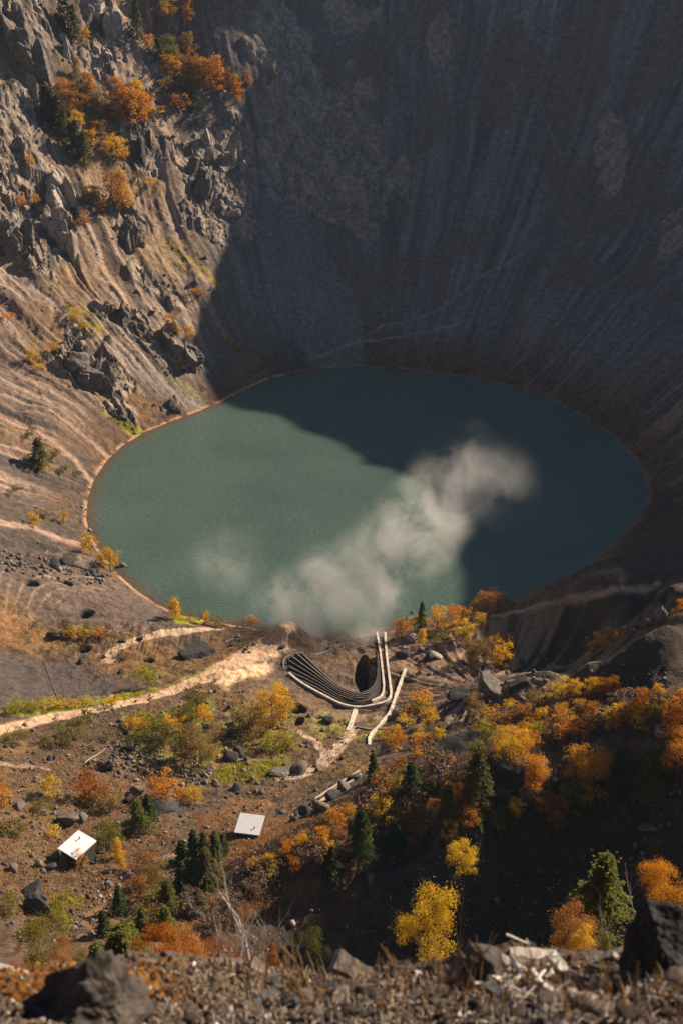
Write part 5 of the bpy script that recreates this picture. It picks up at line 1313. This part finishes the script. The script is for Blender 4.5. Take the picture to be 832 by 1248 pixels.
# ------------------------------------------------------------------ steam over the lake
PL = [((392,775),5,10,1.0),((372,758),6,12,.9),((405,750),9,13,1.0),((350,738),7,12,.6),((430,724),13,14,1.0),((395,715),10,13,.7),((455,698),17,15,1.0),((480,672),22,15,1.0),((503,648),26,15,1.0),((524,624),31,14,.85),((540,600),36,13,.6),((553,575),40,12,.4),((572,556),43,11,.28),((604,590),43,13,.2),((275,690),8,14,.14),((440,765),6,9,.8)]
m = bpy.data.materials.new('steam'); m.use_nodes = True; t = m.node_tree; N, L = t.nodes, t.links; N.remove(N["Principled BSDF"])
pv = N.new("ShaderNodeVolumePrincipled"); L.new(pv.outputs[0], N["Material Output"].inputs['Volume']); pv.inputs['Color'].default_value = (.97, .96, .95, 1); pv.inputs['Anisotropy'].default_value = 0
geo = N.new("ShaderNodeNewGeometry"); acc = None; hullV = []; hullF = []; off = 0
nz = N.new("ShaderNodeTexNoise"); nz.inputs['Scale'].default_value = .075; nz.inputs['Detail'].default_value = 8; nz.inputs['Roughness'].default_value = .66; nz.inputs['Distortion'].default_value = .35
L.new(geo.outputs['Position'], nz.inputs['Vector'])
IV2, IF2 = ico(2)
for (u, v), z, r, s in PL:
    r *= 1.15; c = at_z(u, v, z); c3 = (float(c[0]), float(c[1]), z)
    sb = N.new("ShaderNodeVectorMath"); sb.operation = 'DISTANCE'; L.new(geo.outputs['Position'], sb.inputs[0]); sb.inputs[1].default_value = c3
    mr = N.new("ShaderNodeMapRange"); mr.interpolation_type = 'SMOOTHSTEP'; L.new(sb.outputs['Value'], mr.inputs[0]); mr.inputs[1].default_value = 0; mr.inputs[2].default_value = r; mr.inputs[3].default_value = s; mr.inputs[4].default_value = 0
    if acc is None: acc = mr.outputs[0]
    else:
        a_ = N.new("ShaderNodeMath"); a_.operation = 'MAXIMUM'; L.new(acc, a_.inputs[0]); L.new(mr.outputs[0], a_.inputs[1]); acc = a_.outputs[0]
mt = N.new("ShaderNodeMapRange"); L.new(nz.outputs['Fac'], mt.inputs[0]); mt.inputs[1].default_value = .43; mt.inputs[2].default_value = .66; mt.inputs[3].default_value = 0; mt.inputs[4].default_value = 1
mu = N.new("ShaderNodeMath"); mu.operation = 'MULTIPLY'; L.new(acc, mu.inputs[0]); L.new(mt.outputs[0], mu.inputs[1])
m2 = N.new("ShaderNodeMath"); m2.operation = 'MULTIPLY'; L.new(mu.outputs[0], m2.inputs[0]); m2.inputs[1].default_value = .19; L.new(m2.outputs[0], pv.inputs['Density'])
# closed hull round all the puffs
bm = bmesh.new(); pts = []
for (u, v), z, r, s in PL:
    c = at_z(u, v, z); q = IV2 * r * 1.18 + np.array([c[0], c[1], z]); q[:, 2] = np.maximum(q[:, 2], .25); pts.append(q)
for q in np.concatenate(pts): bm.verts.new(tuple(q))
bmesh.ops.convex_hull(bm, input=list(bm.verts))
bmesh.ops.delete(bm, geom=[v for v in bm.verts if not v.link_faces], context='VERTS')
me = bpy.data.meshes.new('steam'); bm.to_mesh(me); bm.free(); o = bpy.data.objects.new('steam', me); COL.objects.link(o); me.materials.append(m)
o['kind'] = 'stuff'; o['label'] = 'pale steam drifting up and right from the near shore across the lake'; o['category'] = 'steam'
m.cycles.volume_step_rate = 1.0
# ------------------------------------------------------------------ haze
HAZE = 0.00004
if HAZE:
    hv, hf = box(-520, 720, -140, 1060, -13, 1); zt = max(330, float(max(o_.bound_box[6][2] for o_ in TERR.values())) + 20)
    hv = [(a, b, -600 if z_ < 0 else zt) for a, b, z_ in hv]
    m = bpy.data.materials.new('haze'); m.use_nodes = True; N, L = m.node_tree.nodes, m.node_tree.links; N.remove(N["Principled BSDF"])
    pv = N.new("ShaderNodeVolumePrincipled"); pv.inputs['Color'].default_value = (.50, .74, 1.0, 1); pv.inputs['Density'].default_value = HAZE; pv.inputs['Anisotropy'].default_value = 0.0
    L.new(pv.outputs[0], N["Material Output"].inputs['Volume'])
    o = mesh_obj('haze', hv, hf, m); o['kind'] = 'stuff'; o['label'] = 'thin blue haze filling the crater'; o['category'] = 'haze'
